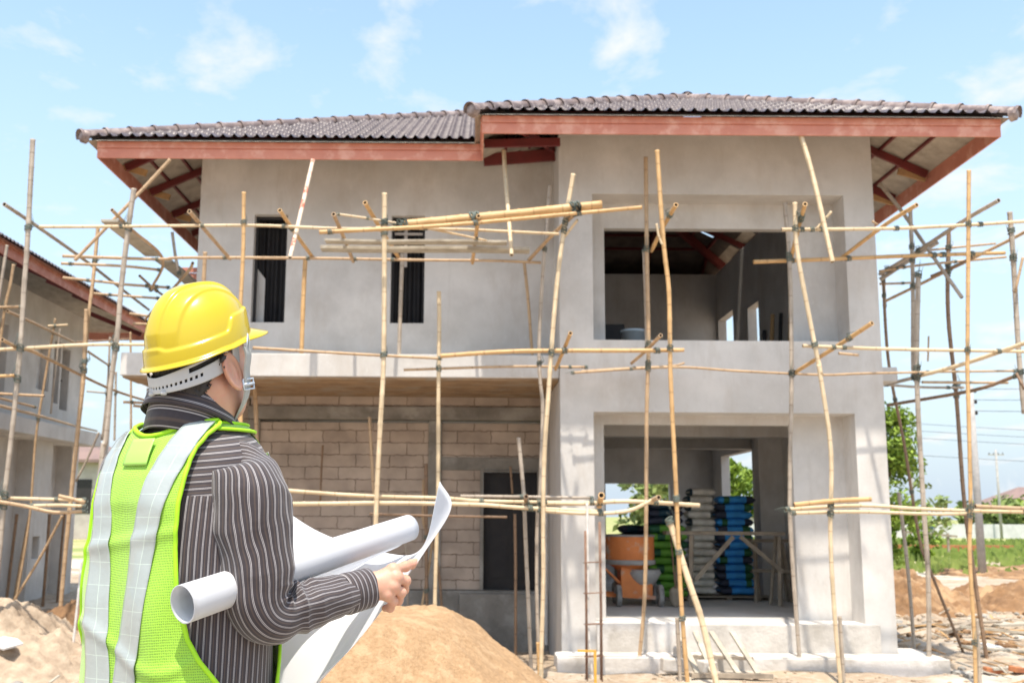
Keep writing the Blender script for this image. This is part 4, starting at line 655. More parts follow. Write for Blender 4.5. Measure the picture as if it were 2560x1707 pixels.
# ------------------------------------------------------------------ bamboo scaffolding: every cane is a thing of its own
PM = {'grey': 'b_grey', 'tan': 'b_tan', 'gold': 'b_gold', 'pale': 'b_pale', 'brown': 'b_brown'}
M['redw'] = mat('red_marked_wood', (.70, .58, .46), (.62, .16, .10), 7, .8, .2, 30, lo=.55, hi=.62)
M['bore'] = mat('dark_bore', (.06, .035, .02), None)  # shade of the hollow cane ends painted in as a dark colour
def cane(name, label, m, r, pts, seed, group='bamboo canes of the scaffold'):
    rnd = random.Random(seed); o0 = Vector(pts[0])
    P = catmull(pts, 5) if len(pts) > 2 else [np.array(pts[0]) * (1 - t) + np.array(pts[1]) * t for t in (0, .2, .4, .6, .8, 1)]
    P = [Vector(p) for p in P]
    # resample, with node swellings
    L = [0.0]
    for a, b in zip(P, P[1:]): L.append(L[-1] + (b - a).length)
    tot = L[-1]
    knots = []; k = .34 * .5
    st = sorted(set([0, tot] + [min(max(c + d, 0), tot) for c in [(.34 * i) for i in range(0, int(tot / .34) + 2)] for d in (-.02, 0, .02)] + [.12 * i for i in range(int(tot / .12) + 1)]))
    pts2 = []; rs = []; vs_ = []
    j = 0
    for s in st:
        if s > tot: break
        while j < len(L) - 2 and L[j + 1] < s: j += 1
        t = (s - L[j]) / max(1e-6, L[j + 1] - L[j]); p = P[j].lerp(P[j + 1], min(1, t))
        if vs_ and s - vs_[-1] < .004: continue
        d = abs((s / .34) - round(s / .34)) * .34
        pts2.append(p - o0); vs_.append(s); rs.append(r * (1 + (.12 if d < .006 else 0)) * (1.04 - .12 * s / max(tot, 3) + .03 * nz(s * 2, seed)))
    q = MB(); n = 10; q.tube(pts2, rs, n, cap=False)
    # hollow ends
    me_end = len(q.v)
    for idx, sgn in ((0, 1), (len(pts2) - 1, -1)):
        base = idx * n; c = pts2[idx]; axis = (pts2[idx] - pts2[idx + sgn]).normalized(); b = len(q.v)
        for jj in range(n): q.v.append(tuple(c + (Vector(q.v[base + jj]) - c) * .68))
        for jj in range(n): q.v.append(tuple(c - axis * .03 + (Vector(q.v[base + jj]) - c) * .6))
        for jj in range(n):
            q.f.append((base + jj, base + (jj + 1) % n, b + (jj + 1) % n, b + jj)); q.m.append(0)
            q.f.append((b + jj, b + (jj + 1) % n, b + n + (jj + 1) % n, b + n + jj)); q.m.append(1)
        q.f.append(tuple(b + n + jj for jj in range(n))); q.m.append(1)
    me = q.mesh(name, [M[PM.get(m, m if m == 'redw' else 'white_pipe')], M['bore']], smooth=False)
    uvl = me.uv_layers.new(name='UVMap'); nv = len(pts2) * n
    data = np.zeros((len(me.loops), 2), np.float32); lv = np.empty(len(me.loops), np.int32); me.loops.foreach_get('vertex_index', lv)
    off = rnd.random() * 5
    for i, v in enumerate(lv):
        if v < nv: data[i] = ((v % n) / n * .8 + off, vs_[v // n])
        else: data[i] = (off, .15)
    uvl.data.foreach_set('uv', data.ravel())
    for i, p in enumerate(me.polygons): p.use_smooth = i < (len(pts2) - 1) * n
    bm = bmesh.new(); bm.from_mesh(me); bmesh.ops.recalc_face_normals(bm, faces=bm.faces); bm.to_mesh(me); bm.free()
    o = link(name, me, None, o0); tag(o, label, 'bamboo pole', group)
    return o, [p + o0 for p in pts2], rs
# one lashing mesh, reused
q = MB(); rnd = random.Random(3)
for a in range(5):
    tilt = -.6 + .3 * a
    q.tube([Vector((math.cos(t) * (1.02 + .1 * rnd.random()), math.sin(t) * 1.05, tilt * .9 + .75 * math.cos(t + a) * (1 if a % 2 else -1) * .6)) for t in [2 * PI * k / 14 for k in range(15)]], .16, 5)
for a in range(3):
    x = rnd.uniform(-.6, .6); q.tube([Vector((1.05, x, 0)), Vector((1.7 + rnd.random(), x + .5, -.8)), Vector((1.5, x - .3, -2.2 - 2 * rnd.random()))], [.13, .1, .04], 4)
tie_me = q.mesh('rope_tie', M['rope'], True)
if 'POLES' in globals():
    C = []
    for i, (lab, m, r, pts) in enumerate(POLES):
        nm = 'plastic_pipe' if m == 'white' else 'bamboo_pole'
        o, pl, rs = cane(nm, lab, m, r, pts, i * 1.7 + 1)
        if m == 'white': o['category'] = 'pipe'; del o['group']
        C.append((o, np.array([tuple(p) for p in pl]), r, m))
    def seg_close(A, B):
        D = np.linalg.norm(A[:, None] - B[None], axis=2); k = np.unravel_index(D.argmin(), D.shape); return D[k], A[k[0]], k
    for i in range(len(C)):
        cnt = 0
        for j in range(i + 1, len(C)):
            if C[i][3] == 'white' or C[j][3] == 'white': continue
            a0, a1 = C[i][1].min(0) - .3, C[i][1].max(0) + .3; b0, b1 = C[j][1].min(0), C[j][1].max(0)
            if (a0 > b1).any() or (b0 > a1).any(): continue
            d, p, k = seg_close(C[i][1], C[j][1])
            if d < .26 and cnt < 5:
                A = C[i][1]; ia = k[0]; t = A[min(ia + 1, len(A) - 1)] - A[max(ia - 1, 0)]; t = Vector(t).normalized()
                o = link('rope_tie', tie_me, C[i][0]); s = C[i][2] * 1.25
                o.location = Vector(p) - C[i][0].location; o.rotation_mode = 'QUATERNION'; o.rotation_quaternion = t.to_track_quat('Z', 'Y'); o.scale = (s, s, s * 1.2); cnt += 1
# ------------------------------------------------------------------ site clutter, stores and surroundings
def solo(mb, name, m, label, cat, loc=(0, 0, 0), group=None, kind=None, **k):
    return tag(mb.build(name, m, None, loc, **k), label, cat, group, kind)
# planks on the scaffold
for (loc, sz, lab) in (((-4.40, -.1, 5.11), (.21, 1.75, .035), 'grey walkway plank lying on the left side scaffold, the nearer of two'),
                       ((-4.28, 1.75, 5.07), (.21, 1.75, .035), 'grey walkway plank lying on the left side scaffold, the farther of two'),
                       ((-.62, -.62, 4.87), (2.56, .20, .04), 'long grey plank lying across the transoms in front of the upper left wall'),
                       ((-.72, -.84, 4.905), (2.2, .16, .03), 'shorter grey plank on top of the long one in front of the upper left wall')):
    q = MB(); n = 14; a = sz[1] > sz[0]
    P = []
    for i in range(n + 1):
        t = i / n - .5; dz = .012 * nz(t * 3, loc[0], loc[1]); 
        P.append([((s * sz[0] / 2 if a else t * sz[0]), (t * sz[1] if a else s * sz[1] / 2), h * sz[2] / 2 + dz) for s, h in ((-1, -1), (1, -1), (1, 1), (-1, 1))])
    q.grid(P, close=True); q.f += [(0, 1, 2, 3), tuple(n * 4 + k for k in (3, 2, 1, 0))]; q.m += [0, 0]
    solo(q, 'plank', M['grey_plank'], lab, 'plank', loc, 'planks on the scaffold', bevel=.003)
# reinforcing cage
cg = thing('rebar_cage', (1.32, -1.42, -.13), 'rusty reinforcing cage standing in front of the left column of the front block', 'rebar cage')
for x, y in ((-.085, -.06), (.075, -.06), (-.085, .07), (.075, .07)):
    q = MB(); q.tube([(x, y, -.1), (x + .004, y, .8), (x, y + .004, 1.62 + .1 * (x > 0))], .0075, 6); q.build('bar', M['rust'], cg, smooth=True)
for z in (.28, .62, .95, 1.28):
    q = MB(); q.tube([(-.10, -.075, z), (.09, -.075, z + .01), (.09, .085, z), (-.10, .085, z - .01), (-.10, -.075, z)], .006, 6); q.build('stirrup', M['rust'], cg)
q = MB(); q.box(0, .20, -.010, .010, 0, .022); q.box(.172, .20, -.010, .010, -.75, -.001)
solo(q, 'yellow_square', M['yellow'], 'yellow wooden set square shape standing at the foot of the reinforcing cage', 'set square', (1.12, -1.62, .22))
# concrete mixer
mx = thing('concrete_mixer', (2.30, 2.62, .37), 'orange wheeled concrete mixer caked with cement inside the ground floor opening', 'concrete mixer')
q = MB(); q.lathe([(.0, .46), (.16, .47), (.24, .54), (.34, .60), (.36, .64), (.362, .98), (.35, 1.00), (.33, 1.0), (.32, .66), (.0, .56)], 28); q.build('drum', M['orange'], mx, smooth=True)
q = MB(); q.lathe([(.362, .585), (.380, .60), (.380, .64), (.364, .655)], 28); q.lathe([(.358, .985), (.374, .99), (.374, 1.01), (.34, 1.015)], 28); q.build('drum_ring', M['cement'], mx, smooth=True)
q = MB(); q.lathe([(.0, .20), (.10, .22), (.20, .34), (.27, .46), (.25, .52), (.0, .5)], 16, (.18, -.06, 0)); q.build('chute', M['cement'], mx, smooth=True)
q = MB(); q.add([(-.16, -.22, .14), (.30, -.22, .14), (.30, -.22, .30), (.02, -.22, .56), (-.16, -.22, .56), (-.16, .22, .14), (.30, .22, .14), (.30, .22, .30), (.02, .22, .56), (-.16, .22, .56)],
    [(0, 1, 2, 3, 4), (9, 8, 7, 6, 5), (0, 5, 6, 1), (1, 6, 7, 2), (2, 7, 8, 3), (3, 8, 9, 4), (4, 9, 5, 0)]); q.build('engine_box', M['orange'], mx, bevel=.015)
q = MB(); q.beam((-.42, -.2, .16), (.34, -.2, .12), .05, .05); q.beam((-.42, .2, .16), (.34, .2, .12), .05, .05); q.beam((-.40, 0, .55), (-.14, 0, .30), .30, .03); q.build('frame', M['orange'], mx)
for x, y in ((-.21, -.30), (.40, -.26), (-.18, .30), (.40, .30)):
    q = MB(); q.lathe([(.075, -.02), (.085, -.035), (.145, -.035), (.155, -.02), (.155, .02), (.145, .035), (.085, .035), (.075, .02)], 22, ax='x'); wl = q.build('wheel', M['rubber'], mx, (x, y, .155), smooth=True)
    q = MB(); q.lathe([(.0, -.025), (.03, -.03), (.035, -.015), (.078, -.012), (.078, .012), (.035, .015), (.0, .025)], 12, ax='x'); q.build('rim', M['cement'], wl, smooth=True)
# cement sacks
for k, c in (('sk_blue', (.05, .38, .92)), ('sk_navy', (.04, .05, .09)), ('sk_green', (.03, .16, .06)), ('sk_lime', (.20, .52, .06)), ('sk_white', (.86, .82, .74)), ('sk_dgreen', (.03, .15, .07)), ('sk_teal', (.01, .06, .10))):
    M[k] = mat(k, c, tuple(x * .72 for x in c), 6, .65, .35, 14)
def sack_mesh(Lx, Ly, H, bands, seed):
    q = MB(); n = 20; G = []; m = 18; xs_ = [-Lx / 2 + Lx * i / n for i in range(n + 1)]
    for i, x in enumerate(xs_):
        e = min(1, max(.0, (1 - abs(2 * x / Lx) ** 6)) ** .5 + .12)
        G.append([(x, Ly / 2 * (abs(math.cos(a)) ** .55) * (1 if math.cos(a) > 0 else -1) * (.9 + .1 * e), (H / 2 * e + .006 * nz(x * 9, a, seed)) * (abs(math.sin(a)) ** .7) * (1 if math.sin(a) > 0 else -1) + H / 2 + .012 * nz(x * 4, seed * 3.1)) for a in [2 * PI * j / m for j in range(m)]])
    q.grid(G, close=True); q.f += [tuple(range(m))[::-1], tuple(n * m + j for j in range(m))]; q.m += [0, 0]
    idx = 0
    for i in range(n):
        t = (i + .5) / n; mi = 0
        for a, b, k in bands:
            if a <= t < b: mi = k
        for j in range(m): q.m[i * m + j] = mi
    return q
ORD = ['bottom', 'second from the bottom', 'third from the bottom', 'fourth from the bottom', 'fifth from the bottom', 'sixth from the bottom', 'seventh from the bottom', 'eighth from the bottom', 'ninth from the bottom', 'tenth from the bottom', 'eleventh from the bottom', 'twelfth from the bottom', 'thirteenth from the bottom', 'topmost']
def stack(n, x, y, z0, H, size, mats, bandsets, lab, grp, rs):
    rnd = random.Random(rs); ms = [sack_mesh(*size, H * 1.04, b, i + rs).mesh('cement_sack', [M[k] for k in mats], True) for i, b in enumerate(bandsets)]
    for me in ms:
        bm = bmesh.new(); bm.from_mesh(me); bmesh.ops.recalc_face_normals(bm, faces=bm.faces); bm.to_mesh(me); bm.free()
    for k in range(n):
        o = link('cement_sack', ms[rnd.randrange(len(ms))], None, (x + rnd.uniform(-.03, .03), y + rnd.uniform(-.02, .02), z0 + k * H)); o.rotation_euler.z = rnd.uniform(-.06, .06) + (PI if rnd.random() < .4 else 0)
        tag(o, lab % (ORD[k] if k < n - 1 else 'topmost'), 'cement sack', grp)
bs = [[(.14, .32, 2), (.74, 1, 1)], [(0, .26, 1), (.76, .94, 2)], [(0, .28, 1)], [(.12, .28, 2), (.72, .97, 1)]]
stack(13, 4.16, 3.95, .44, .118, (.60, .42), ['sk_blue', 'sk_navy', 'sk_green'], bs, 'blue cement sack with dark bands, %s of the right hand stack', 'blue cement sacks', 5)
stack(14, 3.62, 3.95, .44, .118, (.41, .5), ['sk_white', 'sk_teal'], [[], [(.9, 1, 1)], [(0, .12, 1)]], 'dirty white cement sack, %s of the middle stack', 'white cement sacks', 8)
stack(9, 3.02, 3.6, .42, .122, (.58, .42), ['sk_lime', 'sk_dgreen'], [[(0, .32, 1)], [(.0, .28, 1)], [(.6, .8, 1)]], 'green cement sack with a dark band, %s of the left hand stack', 'green cement sacks', 9)
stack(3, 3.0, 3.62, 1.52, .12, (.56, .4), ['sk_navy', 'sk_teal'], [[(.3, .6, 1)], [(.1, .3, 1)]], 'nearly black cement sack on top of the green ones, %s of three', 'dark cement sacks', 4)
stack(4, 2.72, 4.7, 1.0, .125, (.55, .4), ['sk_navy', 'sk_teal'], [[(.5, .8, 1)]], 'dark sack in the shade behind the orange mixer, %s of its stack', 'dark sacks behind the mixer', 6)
for x, y, lx, ly, lab in ((4.0, 3.95, 1.35, .6, 'grey timber pallet under the blue and white sacks'), (3.0, 3.62, .7, .55, 'grey timber pallet under the green sacks'), (2.72, 4.7, .7, .5, 'tall dusty crate under the dark sacks behind the mixer')):
    z0, z1 = (.374, .43) if 'crate' not in lab else (.374, .99)
    q = MB(); k = 5
    for i in range(k): q.box(-lx / 2, lx / 2, -ly / 2 + i * ly / k + .01, -ly / 2 + (i + 1) * ly / k - .01, z1 - z0 - .02, z1 - z0 - .002)
    for i in range(3): q.box(-lx / 2 + i * (lx / 2 - .04), -lx / 2 + i * (lx / 2 - .04) + .08, -ly / 2 + .012, ly / 2 - .012, 0, z1 - z0 - .022)
    solo(q, 'pallet', M['grey_timber'], lab, 'pallet', (x, y, z0))
# long trestle bench and a second one behind it
tb = thing('trestle_bench', (3.75, 2.5, .37), 'long rough timber trestle with slanting braces in front of the cement sacks', 'trestle')
q = MB(); q.box(-.95, .78, -.16, .16, 1.02, 1.07); q.build('top_board', M['grey_timber'], tb)
for x0, x1, y in ((-.62, -.58, -.13), (-.78, -.70, .13), (.66, .70, -.13), (.62, .72, .13)):
    q = MB(); q.beam((x0, y * 1.4, .02), (x1, y, 1.01), .055, .04); q.build('leg', M['grey_timber'], tb)
q = MB(); q.beam((-.55, -.17, .38), (.02, -.165, 1.0), .06, .03, up=(0, 1, 0)); q.build('brace', M['grey_timber'], tb)
q = MB(); q.beam((.12, -.168, 1.0), (.72, -.17, .5), .06, .03, up=(0, 1, 0)); q.build('brace', M['grey_timber'], tb)
t2_ = thing('trestle_bench', (4.55, 3.35, .37), 'shorter timber trestle standing behind the long one, beside the right wall', 'trestle')
q = MB(); q.box(-.30, .3, -.12, .12, .90, .945); q.build('top_board', M['grey_timber'], t2_)
for a, b in (((-.24, -.1, 0), (-.22, -.08, .89)), ((-.14, .1, 0), (-.2, .08, .89)), ((.30, -.1, 0), (.2, -.08, .89)), ((.30, .12, 0), (.22, .08, .89))):
    q = MB(); q.beam(a, b, .05, .04); q.build('leg', M['grey_timber'], t2_)
q = MB(); q.beam((-.3, -.13, .48), (.32, -.13, .46), .03, .05); q.build('brace', M['grey_timber'], t2_)
# shovel, bucket, frames upstairs
sh = thing('shovel', (2.92, 2.35, .37), 'rusty long handled shovel standing before the green sacks', 'shovel')
q = MB(); q.tube([(-.02, .2, 1.02), (-.01, .1, .6), (0, .0, .26)], .014, 8); q.build('handle', M['b_brown'], sh, smooth=True)
q = MB(); q.grid([[(s * w_, .012 * (s * s) * 2 - .02 + zz * .1, zz) for s in (-1, -.5, 0, .5, 1)] for w_, zz in ((.03, .28), (.085, .24), (.095, .12), (.07, .03), (.01, 0))]); bl = q.build('blade', M['grey_timber'], sh, smooth=True); md = bl.modifiers.new('s', 'SOLIDIFY'); md.thickness = .006
q = MB(); q.lathe([(.0, .0), (.135, .0), (.165, .50), (.18, .50), (.18, .535), (.165, .535), (.155, .51), (.0, .51)], 24); solo(q, 'drum_bucket', M['bucket'], 'pale blue round drum standing on the upper floor behind the sill', 'drum', (2.20, 1.2, 3.66), smooth=True)
q = MB(); q.box(-.17, .17, -.15, .15, 0, .99); q.box(-.185, .185, -.165, .165, .70, .74); solo(q, 'crate', M['dark'], 'tall dark crate in the left corner of the upstairs opening', 'crate', (2.0, 2.0, 3.41), bevel=.01)
for i, (x, h) in enumerate(((4.30, 1.05), (4.43, 1.3), (4.56, 1.32), (4.70, 1.25))):
    q = MB(); q.beam((0, 0, 0), (.12, .14, h), .05, .035); solo(q, 'timber_batten', M['timber' if i % 2 else 'dark'], ['short dark batten leaning on the right wall upstairs, leftmost of four', 'brown batten leaning upstairs, second of four from the left', 'dark batten leaning upstairs, third of four from the left', 'brown batten leaning upstairs, nearest the right edge of the opening'][i], 'batten', (x, 2.5, 3.41), 'battens leaning upstairs')
# wooden frame leaning on the steps
ld = thing('ladder', (2.8, -.75, 0), 'broken grey timber ladder frame with four slats leaning on the concrete steps', 'ladder')
for (xt, xb) in ((2.44, 2.49), (2.64, 2.66), (2.83, 2.94), (3.08, 3.16)):
    q = MB(); q.beam((xt - 2.8, .42, .30), (xb - 2.8, -.42, -.06), .06, .03); q.build('slat', M['grey_plank'], ld)
for (a, b, h) in (((-.38, -.40, -.08), (.52, -.42, -.08), .05), ((-.40, -.02, .075), (.40, -.06, .06), .035)):
    q = MB(); q.beam(a, b, .06, h); q.build('crosspiece', M['grey_timber'], ld)
for i, (x, y, z, r, s_, lab) in enumerate(((2.28, -.78, -.09, .1, (.26, .16, .15), 'pale concrete block lying before the steps'), (2.62, -.98, -.10, .6, (.20, .14, .16), 'broken concrete lump beside the timber frame'), (2.42, -.5, .04, -.4, (.14, .12, .12), 'small grey rubble block on the apron'))):
    q = MB(); q.box(-s_[0] / 2, s_[0] / 2, -s_[1] / 2, s_[1] / 2, 0, s_[2]); o = solo(q, 'concrete_block', M['pale_concrete'], lab, 'block', (x, y, z), bevel=.018); o.rotation_euler = (.08 * i, .05, r)
# sand and earth heaps
def heap(name, label, cat, m, cx, cy, z0, rx, ry, h, r0, seed, amp=.04, fr=3, n=110, kind=None):
    q = MB(); G = []
    for i in range(n + 1):
        y = -1.3 + 2.6 * i / n; r = []
        for j in range(n + 1):
            x = -1.3 + 2.6 * j / n; rr_ = math.hypot(x, y); an = math.atan2(y, x); R1 = 1 + .10 * nz(math.cos(an) * 1.5, math.sin(an) * 1.5, seed)
            t = (R1 - rr_) / (R1 - r0); hh = h * min(t, 1) if t < 1 else h; hh = hh - (h * .035) * math.exp(-((t - 1) / .10) ** 2)
            X, Y = x * rx, y * ry; hh += amp * (nz(X * fr, Y * fr, seed) + .5 * nz(X * fr * 2.7, Y * fr * 2.7, seed) + .25 * nz(X * fr * 6, Y * fr * 6, seed)) * min(1, max(0, t * 4 + .3)) + (amp * .55 * max(0, nz(X * fr * 4.3, Y * fr * 4.3, seed + 9)) + amp * .35 * abs(nz(X * fr * 9, Y * fr * 9, seed + 2)) if amp > .1 else .012 * abs(nz(X * 14, Y * 14, 3)))
            r.append((X, Y, max(hh, -.40)))
        G.append(r)
    q.grid(G); return solo(q, name, m, label, cat, (cx, cy, z0), kind=kind, smooth=True, fix=False)
heap('sand_heap', 'large smooth heap of yellow sand in front of the porch, behind the papers', 'sand heap', M['sand'], -.98, -5.2, -.02, 2.08, 2.1, .965, .40, 2.2, .05, 2.4, 190)
heap('earth_heap', 'reddish brown earth heap beside the road, just right of the right column', 'earth heap', M['dirt'], 8.2, 8.6, -.15, 1.9, 2.2, .85, .12, 7.1, .22, 1.6)
heap('earth_heap', 'long brown earth heap at the right edge in front of the road', 'earth heap', M['dirt'], 12.3, 8.8, -.15, 3.2, 1.9, .72, .2, 3.4, .2, 1.7)
heap('earth_heap', 'low yellowish earth heap on the far side of the pale road at right', 'earth heap', M['dirt'], 18.5, 21.0, -.15, 4.5, 2.2, .35, .1, 5.4, .14, 1.2)
heap('earth_heap', 'pale sandy earth heap at the lower left below the neighbour house', 'earth heap', M['rubble'], -5.75, -.6, -.15, 1.9, 1.9, .78, .10, 1.4, .16, 2.2)
heap('earth_heap', 'smaller brown earth heap behind the pale one at lower left', 'earth heap', M['dirt'], -5.2, 1.3, -.15, 1.7, 1.5, .50, .12, 8.4, .16, 2.2)
rnd = random.Random(11)
# loose stones as one mass
q = MB(); ico = bmesh.new(); bmesh.ops.create_icosphere(ico, subdivisions=1, radius=1); iv = [v.co.copy() for v in ico.verts]; iff = [tuple(v.index for v in f_.verts) for f_ in ico.faces]; ico.free()
def stone(x, y, s, m=0):
    a = rnd.random() * 6; sx, sy, sz = s * rnd.uniform(.7, 1.4), s * rnd.uniform(.6, 1.2), s * rnd.uniform(.35, .8); z = gz(x, y) + sz * .3
    if 5.0 < math.hypot(x - 50, y): pass
    q.add([(x + (v.x * sx * math.cos(a) - v.y * sy * math.sin(a)) * (1 + .2 * nz(v.x * 3, v.y * 3, a)), y + (v.x * sx * math.sin(a) + v.y * sy * math.cos(a)), z + v.z * sz * (1 + .25 * nz(v.y * 3, v.z * 3, a))) for v in iv], iff, m)
for i in range(1500): stone(rnd.uniform(5.5, 14), rnd.uniform(-3, 9), .015 + .09 * rnd.random() ** 3, rnd.randrange(3))
for i in range(1100): stone(rnd.uniform(-8, -3.8), rnd.uniform(-2.8, 6), .015 + .09 * rnd.random() ** 3, rnd.randrange(3))
for i in range(500): stone(rnd.uniform(-4, 5.6), rnd.uniform(-3.0, -.62), .012 + .03 * rnd.random() ** 2)
for i in range(300): stone(rnd.uniform(-3.2, .9), rnd.uniform(.2, 2.2), .015 + .04 * rnd.random() ** 2)
for i in range(420):
    x, y = (rnd.uniform(5.7, 13), rnd.uniform(-2.5, 7)) if i % 4 else (rnd.uniform(-8, -4), rnd.uniform(-2.5, 4)); a = rnd.random() * 3.14; l = rnd.uniform(.12, .55); z = gz(x, y) + .03
    q.beam((x, y, z), (x + l * math.cos(a), y + l * math.sin(a), z + rnd.uniform(-.02, .10)), rnd.uniform(.012, .04), .012, m=3 + i % 2)
solo(q, 'rubble', [M['rubble'], M['dirt'], M['concrete'], M['grey_plank'], M['timber']], 'loose stones and broken plaster scattered over the ground round the house', 'rubble', kind='stuff', fix=False)
# boards, bricks and scraps lying about
BD = [((6.9, .9), (1.5, .14, .03), .5, 'grey_plank', 'long pale board across the rubble right of the column, nearest the free golden upright'), ((8.3, 2.6), (2.2, .12, .04), -.35, 'grey_plank', 'long light batten slanting over the rubble towards the earth heap'),
      ((8.8, 3.4), (1.9, .16, .03), -.1, 'timber', 'brown board lying flat behind the blue topped sack'), ((9.6, 4.6), (2.4, .15, .04), .25, 'grey_plank', 'grey board leaning on the long earth heap at right'),
      ((7.4, 3.4), (1.4, .10, .05), .9, 'grey_timber', 'short dark beam in the rubble behind the thin leaning upright'), ((7.9, 4.6), (1.6, .20, .03), .15, 'grey_timber', 'wide grey board at the foot of the earth heap beside the column'),
      ((6.6, -.7), (1.3, .09, .03), .05, 'grey_plank', 'thin batten lying between the feet of the two right uprights'), ((-5.1, -1.9), (1.2, .1, .03), 1.2, 'grey_plank', 'thin batten on the pale heap at lower left'),
      ((9.2, 1.8), (2.0, .18, .035), .1, 'timber', 'yellowish plank pointing at the blue topped sack from the left')]
for (x, y), s_, r, m, lab in BD:
    q = MB(); q.box(-s_[0] / 2, s_[0] / 2, -s_[1] / 2, s_[1] / 2, 0, s_[2]); o = solo(q, 'board', M[m], lab, 'board', (x, y, gz(x, y) + .07), 'boards lying in the rubble', bevel=.004); o.rotation_euler = (rnd.uniform(-.1, .1), rnd.uniform(-.06, .1), r)
for i, (x, y, lab) in enumerate(((5.98, -.70, 'red brick at the lower right, leftmost of three'), (6.22, -.78, 'red brick at the lower right, middle one of three with a pale end'), (6.48, -.66, 'red brick at the lower right, nearest the frame edge'), (7.0, .3, 'single red brick further back in the right rubble'))):
    q = MB(); q.box(-.10, .10, -.05, .05, 0, .06); o = solo(q, 'brick', M['brickred'], lab, 'brick', (x, y, gz(x, y) + .015), 'loose red bricks', bevel=.008); o.rotation_euler = (.1 * i, .12, .5 * i)
for i, (x, y, r, lab) in enumerate(((-5.55, -1.45, .3, 'white broken board lying on the pale heap at lower left'), (-4.95, -1.75, -.5, 'smaller white board piece right of the larger one at lower left'), (-6.2, -1.5, .8, 'white board fragment cut by the left edge of the photo'), (6.9, 1.2, .4, 'white plaster sheet in the right rubble'))):
    q = MB(); q.add([(-.17, -.1, 0), (.15, -.13, .01), (.19, .08, 0), (.02, .14, .0), (-.15, .1, .01), (-.17, -.1, .02), (.15, -.13, .03), (.19, .08, .02), (.02, .14, .02), (-.15, .1, .03)], [(4, 3, 2, 1, 0), (5, 6, 7, 8, 9), (0, 1, 6, 5), (1, 2, 7, 6), (2, 3, 8, 7), (3, 4, 9, 8), (4, 0, 5, 9)])
    zz_ = .62 - .25 * math.hypot(x + 5.75, y + .6) if x < 0 else gz(x, y) + .06; o = solo(q, 'board_scrap', M['white_scrap'], lab, 'scrap', (x, y, zz_), 'white scraps'); o.rotation_euler = (.25, .1, r)
sk = sack_mesh(.75, .42, .30, [(.0, .16, 1)], 3); o = solo(sk, 'sack', [M['white_scrap'], M['sk_blue']], 'fat white sack with a blue mouth standing in the rubble at the right edge', 'sack', (8.05, 1.9, .05), smooth=True); o.rotation_euler = (0, R_(38), .25)
q = MB(); q.lathe([(0, 0), (.13, 0), (.16, .30), (.168, .30), (.168, .33), (.155, .33), (.145, .05), (0, .04)], 22); solo(q, 'bucket', M['blue'], 'blue plastic bucket before the plinth, just behind the pointing hand', 'bucket', (-1.25, 1.3, -.1), smooth=True)
# ---- distant things
def tree(name, label, x, y, H, cr, m, seed, trunk=.12, clumps=26, leaves=160, ls=.10, group=None, low=.25):
    rnd = random.Random(seed); t = thing(name, (x, y, -.12), label, 'tree', group)
    q = MB(); top = H * .7; q.tube([(0, 0, -.1), (.05 * H * .1, .02, H * .25), (-.03 * H, .03, H * .5), (.02, 0, top)], [trunk, trunk * .8, trunk * .55, trunk * .2], 9)
    cs = []
    for i in range(clumps):
        z = rnd.uniform(low, 1) * H; k = math.sin(PI * min(1, max(.05, (z / H - low * .7) / (1.06 - low * .7)))) ** .6; a = rnd.random() * 6.28; rr_ = cr * k * rnd.uniform(.25, 1)
        c = Vector((rr_ * math.cos(a), rr_ * math.sin(a), z)); cs.append((c, cr * rnd.uniform(.22, .42)))
        if i % 2 == 0: q.tube([(0, 0, max(.2 * H, z - rr_ * .9)), c * .5 + Vector((0, 0, z * .45)), c], [trunk * .35, trunk * .22, trunk * .08], 5)
    q.build('trunk', M['bark'], t, smooth=True)
    f_ = MB()
    for c, r in cs:
        for k in range(leaves):
            d = Vector((rnd.gauss(0, 1), rnd.gauss(0, 1), rnd.gauss(0, .75))).normalized() * r * rnd.random() ** .4; p = c + d
            u = Vector((rnd.gauss(0, 1), rnd.gauss(0, 1), rnd.gauss(0, .6))).normalized(); v = u.cross(Vector((rnd.gauss(0, 1), rnd.gauss(0, 1), rnd.gauss(0, 1)))).normalized(); s = ls * rnd.uniform(.6, 1.3)
            f_.add([p - u * s, p - v * s * .5, p + u * s, p + v * s * .5], [(0, 1, 2, 3)])
    f_.build('crown', M[m], t, fix=False); return t
tree('tree', 'bushy green tree rising right behind the right column of the house', 10.5, 14.8, 4.9, 1.15, 'leaf', 3, .14, 44, 300, .07, low=.12)
tree('tree', 'low round tree seen through the left back window opening of the ground floor', 7.2, 30, 4.0, 2.2, 'leaf2', 5, .15, 22, 120, .2)
tree('tree', 'dark green tree seen through the back window opening, right of the low round one', 10.6, 34, 4.4, 2.0, 'leaf', 6, .15, 22, 120, .2)
tree('tree', 'feathery tree showing in the side window opening of the ground floor', 11.0, 23, 3.6, 1.5, 'leaf2', 8, .1, 18, 110, .14)
tree('sapling', 'thin young sapling with a few leaves on the verge right of the house', 14.2, 20.5, 3.0, .9, 'leaf2', 21, .035, 9, 24, .12, low=.45)
tree('tree', 'broad tree beside the distant purple roof at the right edge', 49, 88, 3.2, 3.6, 'leaf2', 9, .2, 26, 120, .36)
tree('tree', 'second broad tree further right beyond the distant wall', 58, 96, 4.0, 4.4, 'leaf', 10, .2, 26, 120, .38)
tree('shrub', 'dark green shrub on the grass between the right uprights', 18.8, 32, 1.9, .8, 'leaf', 12, .04, 12, 90, .12, low=.1)
tree('shrub', 'shrub at the foot of the bushy tree by the right column', 21.0, 42, 1.7, 1.0, 'leaf', 13, .05, 16, 100, .16, low=.1)
tree('tree', 'low tree in the distance left of the dark long building', 41, 92, 2.9, 3.2, 'leaf', 14, .2, 20, 110, .34)
